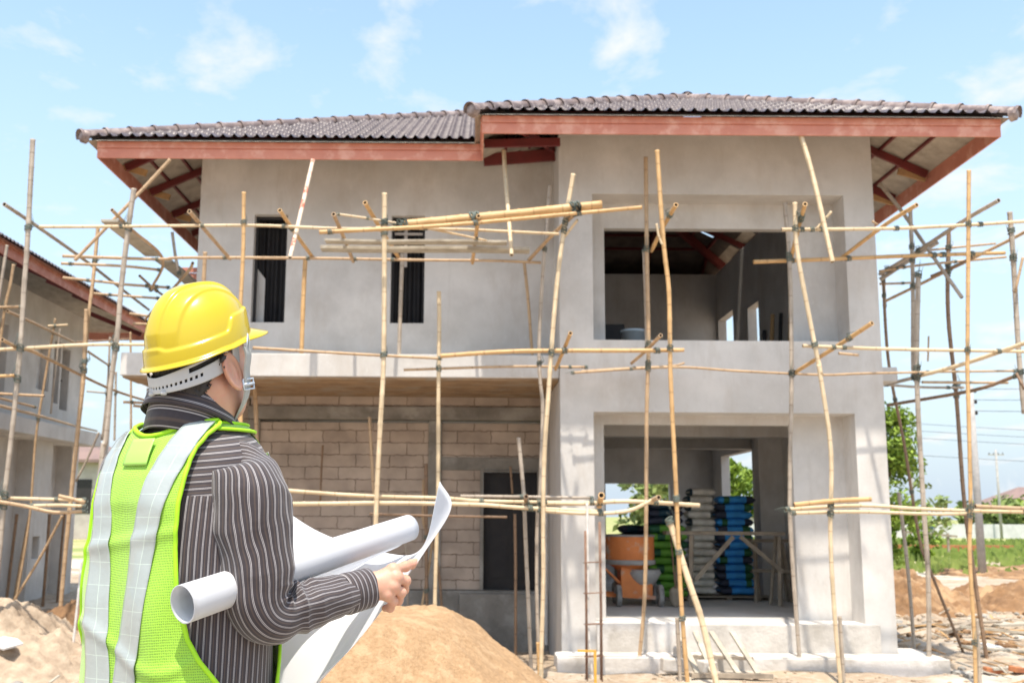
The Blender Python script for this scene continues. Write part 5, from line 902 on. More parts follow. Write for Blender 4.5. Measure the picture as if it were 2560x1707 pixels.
tree('tree', 'faint far tree between the left uprights', -36, 95, 4.5, 4.0, 'leaf', 15, .2, 20, 110, .34)
def farhouse(x, y, w_, d_, h, label, m='far_wall', rf='far_roof', tp=.5, win=4):
    t = thing('house', (x, y, -.12), label, 'house'); q = MB(); q.box(-w_ / 2, w_ / 2, -d_ / 2, d_ / 2, 0, h); q.build('wall', M[m], t)
    e = .6; a, b = w_ / 2 + e, d_ / 2 + e; rh = b * tp
    q = MB(); q.add([(-a, -b, h), (a, -b, h), (a, b, h), (-a, b, h), (-a + b, 0, h + rh), (a - b, 0, h + rh), (-a, -b, h - .2), (a, -b, h - .2), (a, b, h - .2), (-a, b, h - .2)], [(0, 1, 5, 4), (1, 2, 5), (2, 3, 4, 5), (3, 0, 4), (0, 6, 7, 1), (1, 7, 8, 2), (2, 8, 9, 3), (3, 9, 6, 0), (6, 9, 8, 7)])
    q.build('roof', M[rf], t)
    for i in range(win):
        q = MB(); cx = -w_ / 2 + w_ * (i + .5) / win; q.box(cx - w_ / win * .22, cx + w_ / win * .22, -d_ / 2 - .03, -d_ / 2 - .004, h * .32, h * .75); q.build('window', M['dark'], t)
    return t
farhouse(67, 118, 10, 9, 3.0, 'distant house with a wide purplish hip roof near the right edge', tp=.5)
farhouse(40, 112, 18, 8, 2.4, 'long low dark roofed building beyond the white wall at right', win=6, tp=.35)
farhouse(63, 100, 16, 7, 2.3, 'low grey shed with open bays behind the white wall at the far right', win=5, tp=.3)
farhouse(-29, 62, 9, 8, 5.2, 'distant two storey house between the left uprights', win=3)
farhouse(-19, 75, 12, 9, 3.4, 'distant house with a low roof behind the hat strap level at left', win=4)
farhouse(-52, 110, 24, 10, 3.6, 'far row house at the left horizon', win=6)
q = MB()
for i in range(40): q.box(-40 + i * 2.5, -40 + i * 2.5 + 2.42, -.06, .06, 0, 1.25); q.box(-40 + i * 2.5 + 2.42, -40 + i * 2.5 + 2.5, -.09, .09, 0, 1.35)
M['white_wall'] = mat('whitewash', (.66, .66, .66), (.5, .5, .5), 1, .9)
solo(q, 'boundary_wall', M['white_wall'], 'long low white boundary wall far beyond the grass on the right', 'wall', (60, 84, -.13)).rotation_euler.z = .02
q = MB(); q.box(-3.5, 3.5, -.15, .15, .0, .34); solo(q, 'brick_kerb', M['brickred'], 'low red brick kerb on the grass right of the column', 'kerb', (25, 44, -.1))
sg = thing('sign', (33.2, 66, -.12), 'small blue and white sign board on two posts beyond the grass', 'sign'); q = MB(); q.box(-.75, .75, -.03, .03, .9, 1.6); q.build('board', M['white_wall'], sg); q = MB(); q.box(-.6, .6, -.04, -.034, 1.02, 1.4); q.build('blue_panel', M['blue'], sg)
for x in (-.6, .6): q = MB(); q.box(x - .04, x + .04, .032, .1, 0, 1.5); q.build('post', M['white_wall'], sg)
# rough timber rail on the verge
rl = thing('timber_rail', (20.5, 35.5, -.12), 'rough two post timber rail on the verge left of the golden upright', 'rail')
for x in (-1.0, .9): q = MB(); q.beam((x, 0, -.1), (x, 0, 1.1), .09, .09); q.build('post', M['grey_timber'], rl)
q = MB(); q.beam((-1.2, -.06, 1.15), (1.3, -.06, .95), .05, .1); q.build('rail', M['grey_timber'], rl)
UP = []
for (x, y, h, lab) in ((15.75, 20.3, 5.9, 'pale concrete utility pole standing right behind the free golden upright'), (46.5, 82, 7.8, 'distant utility pole between the uprights at right'), (56.5, 92, 6.6, 'distant utility pole nearest the right edge'), (34, 70, 8.0, 'thin distant utility pole hidden between the right uprights')):
    t = thing('utility_pole', (x, y, -.12), lab, 'utility pole', 'utility poles'); q = MB(); q.tube([(0, 0, -.2), (0, 0, h)], [.13, .09], 10); q.build('pole', M['cement'], t, smooth=True)
    if h > 6:
        q = MB(); q.box(-.7, .7, -.05, .05, h - .5, h - .4); q.build('crossarm', M['cement'], t)
    for k in ((-.6, h - .4), (-.2, h - .4), (.2, h - .4), (.6, h - .4)) if h > 6 else ((.15, h - .2), (.15, h - .55), (.15, h - .9)): q = MB(); q.lathe([(0, 0), (.04, .01), (.05, .06), (.03, .13), (0, .14)], 8, (k[0], 0, k[1])); q.build('insulator', M['dark'], t)
    UP.append((x, y, h))
def wire(a, b, sag, r, lab, grp='overhead cables'):
    a = Vector(a); b = Vector(b); P = [a.lerp(b, k / 24) - Vector((0, 0, sag * 4 * (k / 24) * (1 - k / 24))) for k in range(25)]
    q = MB(); q.tube([p - a for p in P], r, 5); solo(q, 'cable', M['wire'], lab, 'cable', tuple(a), grp)
for i, (z0, z1) in enumerate(((8.6, 7.6), (8.1, 7.1), (7.6, 6.6), (6.4, 5.4))):
    wire((22, 60, z0), (72, 66, z1), .5, .015, ['topmost of four level cables in the sky at far right', 'second of four level cables in the sky at far right', 'third of four level cables in the sky at far right', 'lowest of four level cables in the sky at far right'][i])
for i, (z0, z1) in enumerate(((5.7, 5.95), (5.35, 5.6), (5.0, 5.2))):
    wire((15.75, 20.25, z0), (26, 18.5, z1), .12, .009, ['top cable running right from the concrete utility pole', 'middle cable running right from the concrete utility pole', 'bottom cable running right from the concrete utility pole'][i])
# grass tufts on the verge as one mass
q = MB(); rnd = random.Random(4)
for i in range(9000):
    x = rnd.uniform(14, 62); y = rnd.uniform(24.8, 62) if rnd.random() < .85 else rnd.uniform(20, 25); s = rnd.uniform(.08, .24) * (1 + y / 60)
    a = rnd.random() * 3.14; dx, dy = .5 * s * math.cos(a), .5 * s * math.sin(a); q.add([(x - dx, y - dy, -.12), (x + dx, y + dy, -.12), (x + dx * .7 + rnd.uniform(-.05, .05), y + dy * .7, -.12 + s), (x - dx * .9, y - dy, -.12 + s * .7)], [(0, 1, 2, 3)])
solo(q, 'grass', M['grass'], 'rough green grass on the verge beyond the road', 'grass', kind='stuff', fix=False)
# ------------------------------------------------------------------ the man: distance fields meshed with surface nets
def snet(fn, lo, hi, h):
    lo = np.array(lo, float); hi = np.array(hi, float); n = np.ceil((hi - lo) / h).astype(int) + 1
    ax = [(lo[i] + h * np.arange(n[i])).astype(np.float32) for i in range(3)]
    X, Y, Z = np.meshgrid(*ax, indexing='ij'); S = fn(X, Y, Z).astype(np.float32); neg = S < 0
    c = np.zeros(tuple(n - 1), int); off = [(i, j, k) for i in (0, 1) for j in (0, 1) for k in (0, 1)]
    sl = lambda i, j, k: (slice(i, n[0] - 1 + i), slice(j, n[1] - 1 + j), slice(k, n[2] - 1 + k))
    for o in off: c += neg[sl(*o)]
    act = (c > 0) & (c < 8); idx = -np.ones(act.shape, int); A = np.argwhere(act); idx[act] = np.arange(len(A))
    pos = np.zeros((len(A), 3)); cnt = np.zeros(len(A))
    for a in off:
        for ax_ in range(3):
            if a[ax_] == 0:
                b = list(a); b[ax_] = 1
                sa = S[A[:, 0] + a[0], A[:, 1] + a[1], A[:, 2] + a[2]]; sb = S[A[:, 0] + b[0], A[:, 1] + b[1], A[:, 2] + b[2]]
                m = (sa < 0) != (sb < 0); t = np.where(m, sa / np.where(m, sa - sb, 1), 0); p = np.tile(np.array(a, float), (len(A), 1)); p[:, ax_] = t
                pos[m] += p[m]; cnt[m] += 1
    V = lo + h * (A + pos / cnt[:, None]); F = []
    for ax_ in range(3):
        s0 = [slice(0, n[i]) for i in range(3)]; s1 = list(s0); s0[ax_] = slice(0, n[ax_] - 1); s1[ax_] = slice(1, n[ax_])
        na, nb2 = neg[tuple(s0)], neg[tuple(s1)]; E = np.argwhere(na != nb2); u, v = [(1, 2), (2, 0), (0, 1)][ax_]
        E = E[(E[:, u] > 0) & (E[:, v] > 0) & (E[:, u] < n[u] - 1) & (E[:, v] < n[v] - 1)]
        q = []
        for du, dv_ in ((1, 1), (0, 1), (0, 0), (1, 0)):
            e = E.copy(); e[:, u] -= du; e[:, v] -= dv_; q.append(idx[e[:, 0], e[:, 1], e[:, 2]])
        Q = np.stack(q, 1); fl = na[E[:, 0], E[:, 1], E[:, 2]]; Q[~fl] = Q[~fl][:, ::-1]; F.append(Q)
    return V, np.concatenate(F)
def smin(a, b, k):
    h = np.clip(.5 + .5 * (b - a) / k, 0, 1); return b * (1 - h) + a * h - k * h * (1 - h)
def smax(a, b, k): return -smin(-a, -b, k)
def cap(X, Y, Z, a, b, ra, rb):
    a = np.array(a); b = np.array(b); d = b - a; t = np.clip(((X - a[0]) * d[0] + (Y - a[1]) * d[1] + (Z - a[2]) * d[2]) / (d @ d), 0, 1)
    return np.sqrt((X - a[0] - t * d[0]) ** 2 + (Y - a[1] - t * d[1]) ** 2 + (Z - a[2] - t * d[2]) ** 2) - (ra + (rb - ra) * t)
def ell(X, Y, Z, c, r):
    k0 = np.sqrt(((X - c[0]) / r[0]) ** 2 + ((Y - c[1]) / r[1]) ** 2 + ((Z - c[2]) / r[2]) ** 2); return (k0 - 1) * min(r)
def npmesh(name, V, F, mats, parent, fn=None, loc=None):
    me = bpy.data.meshes.new(name); me.from_pydata(V.tolist(), [], F.tolist())
    for m_ in (mats if isinstance(mats, list) else [mats]): me.materials.append(m_)
    me.polygons.foreach_set('use_smooth', [True] * len(F)); me.update(); return link(name, me, parent, loc)
# ---- where he stands
FOC = 2450.
def px(x, y, zc):          # photograph-plane measure turned into a point at camera distance zc
    q = f * zc + rr * ((x - 1091) * zc / FOC) + uu * ((784 - y) * zc / FOC); return Vector((q.x, q.y + CAMY, q.z + 1.66))
SC = px(434, 1040, 2.13)                    # middle of the shoulders
man = thing('person', (SC.x, SC.y, 0), 'man seen from behind in yellow hard hat and lime vest, pointing at plans', 'person')
MO = Vector(man.location)
FH = R_(37)                                 # heading of the head
def rotz(a): return Matrix.Rotation(-a, 3, 'Z')
HC = px(461, 853, 2.12) - MO                # between the ears
HM = rotz(FH) @ Matrix.Rotation(R_(13), 3, 'X')       # chin up a little
# skin, hair, cloth
def skinmat():
    m = mat('skin', (.60, .34, .24), (.54, .28, .19), 14, .5, .12, 90, c3=(.62, .26, .19), sc3=18, t3=(.56, .75), bdist=.002); b = m.node_tree.nodes['Principled BSDF']
    b.inputs['Subsurface Weight'].default_value = .25; b.inputs['Subsurface Radius'].default_value = (.9, .3, .15); b.inputs['Subsurface Scale'].default_value = .02; return m
M['skin'] = skinmat()
M['hair'] = mat('hair', (.012, .010, .010), (.035, .03, .03), 60, .55, .6, 160, stretch=(1, 1, .25), bdist=.004)
M['helmet'] = mat('helmet_plastic', (.56, .42, .008), None, rough=.22, coat=.4)
M['band'] = mat('harness_plastic', (.50, .50, .50), (.45, .45, .46), 8, .45)
M['web'] = mat('harness_webbing', (.42, .43, .41), (.36, .37, .35), 60, .8, .4, 300, bdist=.001)
M['chrome'] = mat('buckle', (.55, .60, .66), None, rough=.25, metal=.3)
def striped():
    m = bpy.data.materials.new('striped_shirt'); m.use_nodes = True; nt = m.node_tree; N = nt.nodes; L = nt.links; b = N['Principled BSDF']; b.inputs['Roughness'].default_value = .75; b.inputs['Sheen Weight'].default_value = .25
    uv = N.new('ShaderNodeUVMap'); sp = N.new('ShaderNodeSeparateXYZ'); L.new(uv.outputs[0], sp.inputs[0])
    def mth(op, a, c=None, d=None):
        n = N.new('ShaderNodeMath'); n.operation = op
        for i, v in enumerate((a, c, d)):
            if v is None: continue
            if isinstance(v, (int, float)): n.inputs[i].default_value = v
            else: L.new(v, n.inputs[i])
        return n.outputs[0]
    PERIOD = .0150
    u = mth('DIVIDE', sp.outputs[0], PERIOD); fr = mth('FRACT', u)
    def line(c, w_, soft=.02):
        d = mth('ABSOLUTE', mth('SUBTRACT', fr, c)); r = N.new('ShaderNodeMapRange'); r.inputs[1].default_value = w_ + soft; r.inputs[2].default_value = w_ - soft; L.new(d, r.inputs[0]); return r.outputs[0]
    wl = mth('MAXIMUM', line(.22, .032), line(.36, .027)); br = line(.72, .08)
    n = N.new('ShaderNodeTexNoise'); n.inputs['Scale'].default_value = 90; tc = N.new('ShaderNodeTexCoord'); L.new(tc.outputs['Object'], n.inputs['Vector'])
    def mix(f_, a, c, t='MIX'):
        x = N.new('ShaderNodeMix'); x.data_type = 'RGBA'; x.blend_type = t
        for s, v in (('Factor', f_), ('A', a), ('B', c)):
            if isinstance(v, tuple): x.inputs[s].default_value = (*v, 1)
            elif isinstance(v, float): x.inputs[s].default_value = v
            else: L.new(v, x.inputs[s])
        return x.outputs['Result']
    base = mix(n.outputs['Fac'], (.024, .017, .022), (.044, .033, .039))
    c = mix(mth('MULTIPLY', br, .55), base, (.10, .066, .05)); c = mix(mth('MULTIPLY', wl, .92), c, (.50, .47, .48)); L.new(c, b.inputs['Base Color'])
    n2 = N.new('ShaderNodeTexNoise'); n2.inputs['Scale'].default_value = 16; n2.inputs['Detail'].default_value = 3; L.new(tc.outputs['Object'], n2.inputs['Vector'])
    bp = N.new('ShaderNodeBump'); bp.inputs['Strength'].default_value = .35; bp.inputs['Distance'].default_value = .012; L.new(n2.outputs['Fac'], bp.inputs['Height']); L.new(bp.outputs[0], b.inputs['Normal'])
    return m
M['shirt'] = striped()
def meshcloth():
    m = bpy.data.materials.new('vest_mesh'); m.use_nodes = True; nt = m.node_tree; N = nt.nodes; L = nt.links; b = N['Principled BSDF']; b.inputs['Roughness'].default_value = .7
    uv = N.new('ShaderNodeUVMap'); mp = N.new('ShaderNodeMapping'); mp.inputs['Scale'].default_value = (310, 230, 1); L.new(uv.outputs[0], mp.inputs[0])
    v = N.new('ShaderNodeTexVoronoi'); v.inputs['Scale'].default_value = 1; v.inputs['Randomness'].default_value = .18; L.new(mp.outputs[0], v.inputs['Vector'])
    r = N.new('ShaderNodeMapRange'); r.inputs[1].default_value = .20; r.inputs[2].default_value = .36; r.inputs[3].default_value = 1; r.inputs[4].default_value = 0; L.new(v.outputs['Distance'], r.inputs[0])
    n = N.new('ShaderNodeTexNoise'); n.inputs['Scale'].default_value = 3.2; tc = N.new('ShaderNodeTexCoord'); mp2 = N.new('ShaderNodeMapping'); mp2.inputs['Scale'].default_value = (1, 1, .35); L.new(tc.outputs['Object'], mp2.inputs[0]); L.new(mp2.outputs[0], n.inputs['Vector'])
    a = N.new('ShaderNodeMix'); a.data_type = 'RGBA'; a.inputs['A'].default_value = (.30, .58, .035, 1); a.inputs['B'].default_value = (.38, .68, .06, 1); L.new(n.outputs['Fac'], a.inputs['Factor'])
    k = N.new('ShaderNodeMix'); k.data_type = 'RGBA'; L.new(a.outputs['Result'], k.inputs['A']); k.inputs['B'].default_value = (.05, .12, .02, 1)
    ml = N.new('ShaderNodeMath'); ml.operation = 'MULTIPLY'; ml.inputs[1].default_value = .75; L.new(r.outputs[0], ml.inputs[0]); L.new(ml.outputs[0], k.inputs['Factor']); L.new(k.outputs['Result'], b.inputs['Base Color'])
    b.inputs['Sheen Weight'].default_value = .3
    bp = N.new('ShaderNodeBump'); bp.inputs['Strength'].default_value = .5; bp.inputs['Distance'].default_value = .002; L.new(v.outputs['Distance'], bp.inputs['Height']); L.new(bp.outputs[0], b.inputs['Normal'])
    return m
M['vest'] = meshcloth()
M['piping'] = mat('vest_piping', (.40, .76, .012), (.34, .68, .012), 30, .6, .3, 120, bdist=.002)
def tapemat():
    m = bpy.data.materials.new('reflective_tape'); m.use_nodes = True; nt = m.node_tree; N = nt.nodes; L = nt.links; b = N['Principled BSDF']; b.inputs['Roughness'].default_value = .33; b.inputs['Coat Weight'].default_value = .6
    uv = N.new('ShaderNodeUVMap'); br = N.new('ShaderNodeTexBrick'); br.offset = 0; L.new(uv.outputs[0], br.inputs['Vector']); br.inputs['Scale'].default_value = 1; br.inputs['Brick Width'].default_value = .026; br.inputs['Row Height'].default_value = .042; br.inputs['Mortar Size'].default_value = .0006
    br.inputs['Color1'].default_value = (.36, .40, .39, 1); br.inputs['Color2'].default_value = (.39, .43, .42, 1); br.inputs['Mortar'].default_value = (.50, .58, .52, 1); L.new(br.outputs['Color'], b.inputs['Base Color'])
    n = N.new('ShaderNodeTexNoise'); n.inputs['Scale'].default_value = 26; n.inputs['Detail'].default_value = 4; tc = N.new('ShaderNodeTexCoord'); L.new(tc.outputs['Object'], n.inputs['Vector'])
    bp = N.new('ShaderNodeBump'); bp.inputs['Strength'].default_value = .35; bp.inputs['Distance'].default_value = .006; L.new(n.outputs['Fac'], bp.inputs['Height']); L.new(bp.outputs[0], b.inputs['Normal']); return m
M['tape'] = tapemat()
M['paper'] = mat('paper', (.88, .88, .90), (.84, .85, .88), 3, .6, .05, 30)
_n = M['paper'].node_tree; _t = _n.nodes.new('ShaderNodeBsdfTranslucent'); _t.inputs[0].default_value = (.8, .82, .86, 1); _a = _n.nodes.new('ShaderNodeMixShader'); _a.inputs[0].default_value = .5
_n.links.new(_n.nodes['Principled BSDF'].outputs[0], _a.inputs[1]); _n.links.new(_t.outputs[0], _a.inputs[2]); _n.links.new(_a.outputs[0], _n.nodes['Material Output'].inputs[0])
M['trouser'] = mat('trouser', (.03, .035, .05), (.045, .05, .07), 20, .9)
M['boot'] = mat('boot', (.08, .05, .03), (.05, .03, .02), 20, .7)
# ---- torso: rings with a twist, widest at the chest
#       z,   a(half width), b(half depth), centre forward, heading
RG = [(-.60, .198, .146, .0, 37), (-.50, .198, .146, .0, 37), (-.40, .196, .144, .0, 36), (-.28, .192, .142, 0, 35), (-.18, .190, .138, -.003, 34), (-.10, .188, .132, -.004, 33),
      (-.05, .184, .122, -.002, 33), (-.015, .177, .112, .002, 33), (.012, .158, .101, .008, 33), (.032, .130, .091, .012, 33), (.050, .100, .081, .016, 33), (.066, .080, .073, .020, 33), (.10, .068, .066, .026, 33)]
RGn = np.array(RG)
ZT = SC.z
def ring(z):
    return [np.interp(z, RGn[:, 0], RGn[:, k]) for k in range(1, 5)]
def tpos(z, th, off=0.0, fold=True):
    """point of the torso surface: th = 0 at the spine, + towards his right"""
    a, b, c, hd = ring(z); hd = R_(hd); st, ct = math.sin(th), math.cos(th); e = 2 / 2.25
    x = a * math.copysign(abs(st) ** e, st); y = c - b * math.copysign(abs(ct) ** e, ct)
    if fold:
        k = min(1, max(0, (-z + .0) / .12)); w_ = .007 * k * (math.sin(th * 5 + z * 7 + 2 * nz(z * 6, th, 1)) * .6 + nz(th * 2.2, z * 5, 3) * 1.3)
        w_ -= .010 * math.exp(-((th) / .25) ** 2) * k
        off += w_
    n = Vector((st / a, -ct / b, 0)).normalized(); x += n.x * off; y += n.y * off
    return Vector((x * math.cos(hd) + y * math.sin(hd), -x * math.sin(hd) + y * math.cos(hd), ZT + z + off * .8 * max(0, min(1, (z + .03) / .06)))) + Vector((SC.x - MO.x, SC.y - MO.y, 0))
NT, NZ = 160, 90
Zs = [-.60 + .70 * i / NZ for i in range(NZ + 1)]
G = [[tpos(z, -PI + 2 * PI * j / NT) for j in range(NT)] for z in Zs]
q = MB(); q.grid(G, close=True)
def set_uv(me, uvs):     # per-vertex uv
    l = me.uv_layers.new(name='UVMap'); lv = np.empty(len(me.loops), np.int32); me.loops.foreach_get('vertex_index', lv); l.data.foreach_set('uv', np.array(uvs, np.float32)[lv].ravel())
me = q.mesh('shirt', M['shirt'], True)
uvl = me.uv_layers.new(name='UVMap'); dat = []
for p in me.polygons:
    for v in p.vertices:
        i, j = divmod(v, NT); z = Zs[i]
        if j == 0 and any(w_ % NT == NT - 1 for w_ in p.vertices): j = NT
        th = -PI + 2 * PI * j / NT
        yoke = sum(Zs[w_ // NT] for w_ in p.vertices) / 4 > -.085 + .0 * th
        dat.append((z * 1.15 + .02 * math.cos(th), th) if yoke else (th * .185, z))
uvl.data.foreach_set('uv', np.array(dat, np.float32).ravel())
shirt = link('shirt', me, man)
# body inside: one continuous surface
def bodyf(X, Y, Z):
    def P(v): return (v.x, v.y, v.z)
    ax = Vector((SC.x - MO.x, SC.y - MO.y, 0)); hd = R_(35); rt = Vector((math.cos(hd), -math.sin(hd), 0)); fw = Vector((math.sin(hd), math.cos(hd), 0))
    def at_(r_, f_, z): return P(ax + rt * r_ + fw * f_ + Vector((0, 0, ZT + z)))
    d = cap(X, Y, Z, at_(0, 0, -.52), at_(0, 0, -.14), .125, .13)
    d = smin(d, cap(X, Y, Z, at_(-.13, 0, -.06), at_(.13, 0, -.06), .055, .055), .06)
    d = smin(d, cap(X, Y, Z, at_(0, .02, -.02), P(HC + HM @ Vector((0, -.01, -.05))), .048, .050), .02)
    for s in (-1, 1):
        d = smin(d, cap(X, Y, Z, at_(s * .09, 0, -.58), at_(s * .11, .02, -1.0), .078, .055), .04)
        d = smin(d, cap(X, Y, Z, at_(s * .11, .02, -1.0), at_(s * .12, -.01, -1.40), .052, .038), .02)
        d = smin(d, cap(X, Y, Z, at_(s * .12, -.02, -1.44), at_(s * .13, .14, -1.46), .04, .03), .02)
    for c_ in ARM: d = smin(d, cap(X, Y, Z, P(c_[0]), P(c_[1]), c_[2], c_[3]), .02)
    # head
    Rm = np.array(HM.transposed()); dx, dy, dz = X - HC.x, Y - HC.y, Z - HC.z
    x = Rm[0, 0] * dx + Rm[0, 1] * dy + Rm[0, 2] * dz; y = Rm[1, 0] * dx + Rm[1, 1] * dy + Rm[1, 2] * dz; z = Rm[2, 0] * dx + Rm[2, 1] * dy + Rm[2, 2] * dz
    return x, y, z, d
# joints of the right arm (measured) and left arm
SR = px(569, 1108, 2.00) - MO; EL = px(604, 1418, 1.97) - MO; WR = px(838, 1351, 2.135) - MO
hd = R_(35); rt = Vector((math.cos(hd), -math.sin(hd), 0)); fw = Vector((math.sin(hd), math.cos(hd), 0))
C0 = Vector((SC.x - MO.x, SC.y - MO.y, ZT))
SL = C0 - rt * .185 + Vector((0, 0, -.05)); ELl = SL - rt * .04 + fw * .06 + Vector((0, 0, -.29)); WRl = ELl + fw * .24 + rt * .10 + Vector((0, 0, .02))
ARM = [(SR.lerp(EL, .12), EL, .042, .034), (EL, WR, .034, .026), (SL.lerp(ELl, .12), ELl, .042, .034), (ELl, WRl, .040, .026)]
def headf(x, y, z):
    d = ell(x, y, z, (0, -.005, .045), (.076, .093, .096)); d = smin(d, ell(x, y, z, (0, .028, -.02), (.058, .060, .083)), .03)
    d = smin(d, ell(x, y, z, (0, .050, -.082), (.033, .028, .024)), .03)
    for s in (-1, 1):
        d = smin(d, ell(x, y, z, (s * .042, .022, -.060), (.016, .033, .028)), .025)      # jaw angle
        d = smin(d, ell(x, y, z, (s * .036, .058, -.012), (.020, .017, .018)), .02)       # cheekbone
        d = smax(d, -ell(x, y, z, (s * .032, .097, .018), (.017, .013, .010)), .010)      # eye socket
        d = smin(d, ell(x, y, z, (s * .032, .079, .017), (.012, .012, .0115)), .003)
        d = smin(d, ell(x, y, z, (s * .012, .094, -.028), (.007, .008, .006)), .005)
    d = smin(d, cap(x, y, z, (0, .088, .020), (0, .104, -.022), .007, .010), .010)
    d = smin(d, ell(x, y, z, (0, .084, -.052), (.021, .008, .005)), .005); d = smin(d, ell(x, y, z, (0, .081, -.062), (.018, .008, .005)), .005)
    d = smin(d, ell(x, y, z, (0, .082, .034), (.05, .014, .010)), .012)
    # neck
    d = smin(d, cap(x, y, z, (0, -.020, -.03), (0, -.030, -.15), .054, .054), .03)
    for s in (-1, 1):
        d = smin(d, cap(x, y, z, (s * .055, -.01, -.035), (s * .022, .02, -.16), .014, .012), .025)
        # ear: disc, hollow, rim and lobe
        ex, ey, ez = s * .083, .008, -.006
        u = (y - ey) * .94 + (z - ez) * .34; v = -(y - ey) * .34 + (z - ez) * .94; w_ = (x - ex) * s - .30 * (-(u))
        w_ = (x - ex) * s + .28 * u
        e = np.sqrt((u / .0240) ** 2 + (v / .0385) ** 2); disc = smax((e - 1) * .0240, np.abs(w_) - .0035, .003)
        rim = np.sqrt(((e - .88) * .0240) ** 2 + (w_ - .004) ** 2) - .0036
        lob = ell(u, v, w_, (.001, -.031, .001), (.0095, .011, .005)); anti = np.sqrt(((np.sqrt(((u + .004) / .012) ** 2 + ((v - .0) / .024) ** 2) - .9) * .012) ** 2 + (w_ - .003) ** 2) - .0026
        ear = smin(smin(disc, rim, .003), smin(lob, anti, .003), .004)
        d = smin(d, ear, .006)
    return d
def fbody(X, Y, Z):
    x, y, z, d = bodyf(X, Y, Z); return smin(d, headf(x, y, z), .02)
V0, F0 = snet(fbody, (-.55, -.6, .02), (.75, .65, 1.95), .014)
# coarse body everywhere except the head block, which is meshed finely in its own frame
def worldhead(V): return np.array([tuple(HC + HM @ Vector(p)) for p in V])
Vh, Fh = snet(headf, (-.11, -.125, -.17), (.11, .13, .16), .0026)
Vh = worldhead(Vh)
zc_ = V0[F0].mean(1)[:, 2]; F0 = F0[zc_ < ZT + .03]
# right hand, fingers closed but for the pointing one
def H_(x, y, zc): return np.array(tuple(px(x, y, zc) - MO))
HP = dict(w=H_(838, 1351, 2.135), w2=H_(852, 1347, 2.14), i0=H_(903, 1308, 2.150), i1=H_(931, 1300, 2.178), i2=H_(945, 1295, 2.198), i3=H_(954, 1289, 2.215),
          m0=H_(909, 1326, 2.140), m1=H_(931, 1333, 2.158), m2=H_(928, 1353, 2.175), m3=H_(914, 1357, 2.182), r0=H_(902, 1346, 2.133), r1=H_(921, 1360, 2.146), r2=H_(915, 1378, 2.160), r3=H_(902, 1378, 2.168),
          l0=H_(890, 1365, 2.130), l1=H_(903, 1380, 2.138), l2=H_(896, 1395, 2.148), l3=H_(884, 1396, 2.155), t0=H_(862, 1352, 2.165), t1=H_(884, 1342, 2.20), t2=H_(905, 1330, 2.215), t3=H_(918, 1321, 2.212))
def hand(X, Y, Z):
    h = HP; d = cap(X, Y, Z, h['w'] * 1.6 - h['w2'] * .6, h['w2'], .026, .026)
    for k, r0_, r1_ in (('i0', .021, .0125), ('m0', .021, .0130), ('r0', .021, .0125), ('l0', .019, .0115)): d = smin(d, cap(X, Y, Z, h['w2'] + (h[k] - h['w2']) * .12, h[k], r0_, r1_), .012)
    d = smin(d, cap(X, Y, Z, h['t0'], h['t1'], .017, .013), .014)
    fg = None
    for k, rs in (('i', (.0112, .0100, .0090, .0074)), ('m', (.0118, .0104, .0092, .0080)), ('r', (.0113, .0100, .0090, .0078)), ('l', (.0100, .0090, .0082, .0070))):
        g = None
        for a in range(3):
            c_ = cap(X, Y, Z, h[k + str(a)], h[k + str(a + 1)], rs[a], rs[a + 1] * .97); g = c_ if g is None else smin(g, c_, .004)
            if a: g = smin(g, np.sqrt((X - h[k + str(a)][0]) ** 2 + (Y - h[k + str(a)][1]) ** 2 + (Z - h[k + str(a)][2]) ** 2) - rs[a] * 1.06, .004)
        fg = g if fg is None else np.minimum(fg, g)
    th_ = smin(cap(X, Y, Z, h['t1'], h['t2'], .0125, .0110), cap(X, Y, Z, h['t2'], h['t3'], .0108, .0085), .004)
    d = smin(smin(d, fg, .0055), th_, .006)
    for k in 'imrl':      # knuckles and tendons
        d = smin(d, np.sqrt((X - h[k + '0'][0]) ** 2 + (Y - h[k + '0'][1]) ** 2 + (Z - h[k + '0'][2]) ** 2) - .0128, .006)
    return d
lo = np.min(list(HP.values()), 0) - .05; hi = np.max(list(HP.values()), 0) + .03
Vr, Fr = snet(hand, lo, hi, .0016)
# left hand, out of sight under the papers: same build mirrored to the left wrist
dirl = (WRl - ELl).normalized(); 
def handl(X, Y, Z):
    w0 = np.array(tuple(WRl)); dl = np.array(tuple(dirl)); up = np.array((0, 0, 1.)); sd = np.cross(dl, up)
    d = cap(X, Y, Z, w0 - dl * .03, w0, .026, .026)
    for k, s in enumerate((-.030, -.010, .011, .030)):
        b0 = w0 + dl * .085 + sd * s; b1 = b0 + dl * .03 + up * .02; b2 = b1 - dl * .004 + up * .028; b3 = b2 - dl * .018 + up * .010
        d = smin(d, cap(X, Y, Z, w0 + dl * .012, b0, .020, .012), .012); g = smin(cap(X, Y, Z, b0, b1, .0105, .0098), smin(cap(X, Y, Z, b1, b2, .0095, .0085), cap(X, Y, Z, b2, b3, .0085, .0072), .004), .004); d = smin(d, g, .005)
    a0 = w0 + dl * .03 + sd * .028; a1 = a0 + dl * .03 + sd * .018 + up * .012; return smin(d, smin(cap(X, Y, Z, a0, a1, .014, .011), cap(X, Y, Z, a1, a1 + dl * .02 + up * .025, .0105, .0085), .004), .01)
wl_ = np.array(tuple(WRl)); Vl, Fl = snet(handl, wl_ - .09, wl_ + np.array((.16, .16, .12)), .0022)
VV = [V0, Vh, Vr, Vl]; FF = []; o_ = 0
for a, b in zip(VV, (F0, Fh, Fr, Fl)): FF.append(b + o_); o_ += len(a)
body = npmesh('body', np.concatenate(VV), np.concatenate(FF), M['skin'], man)
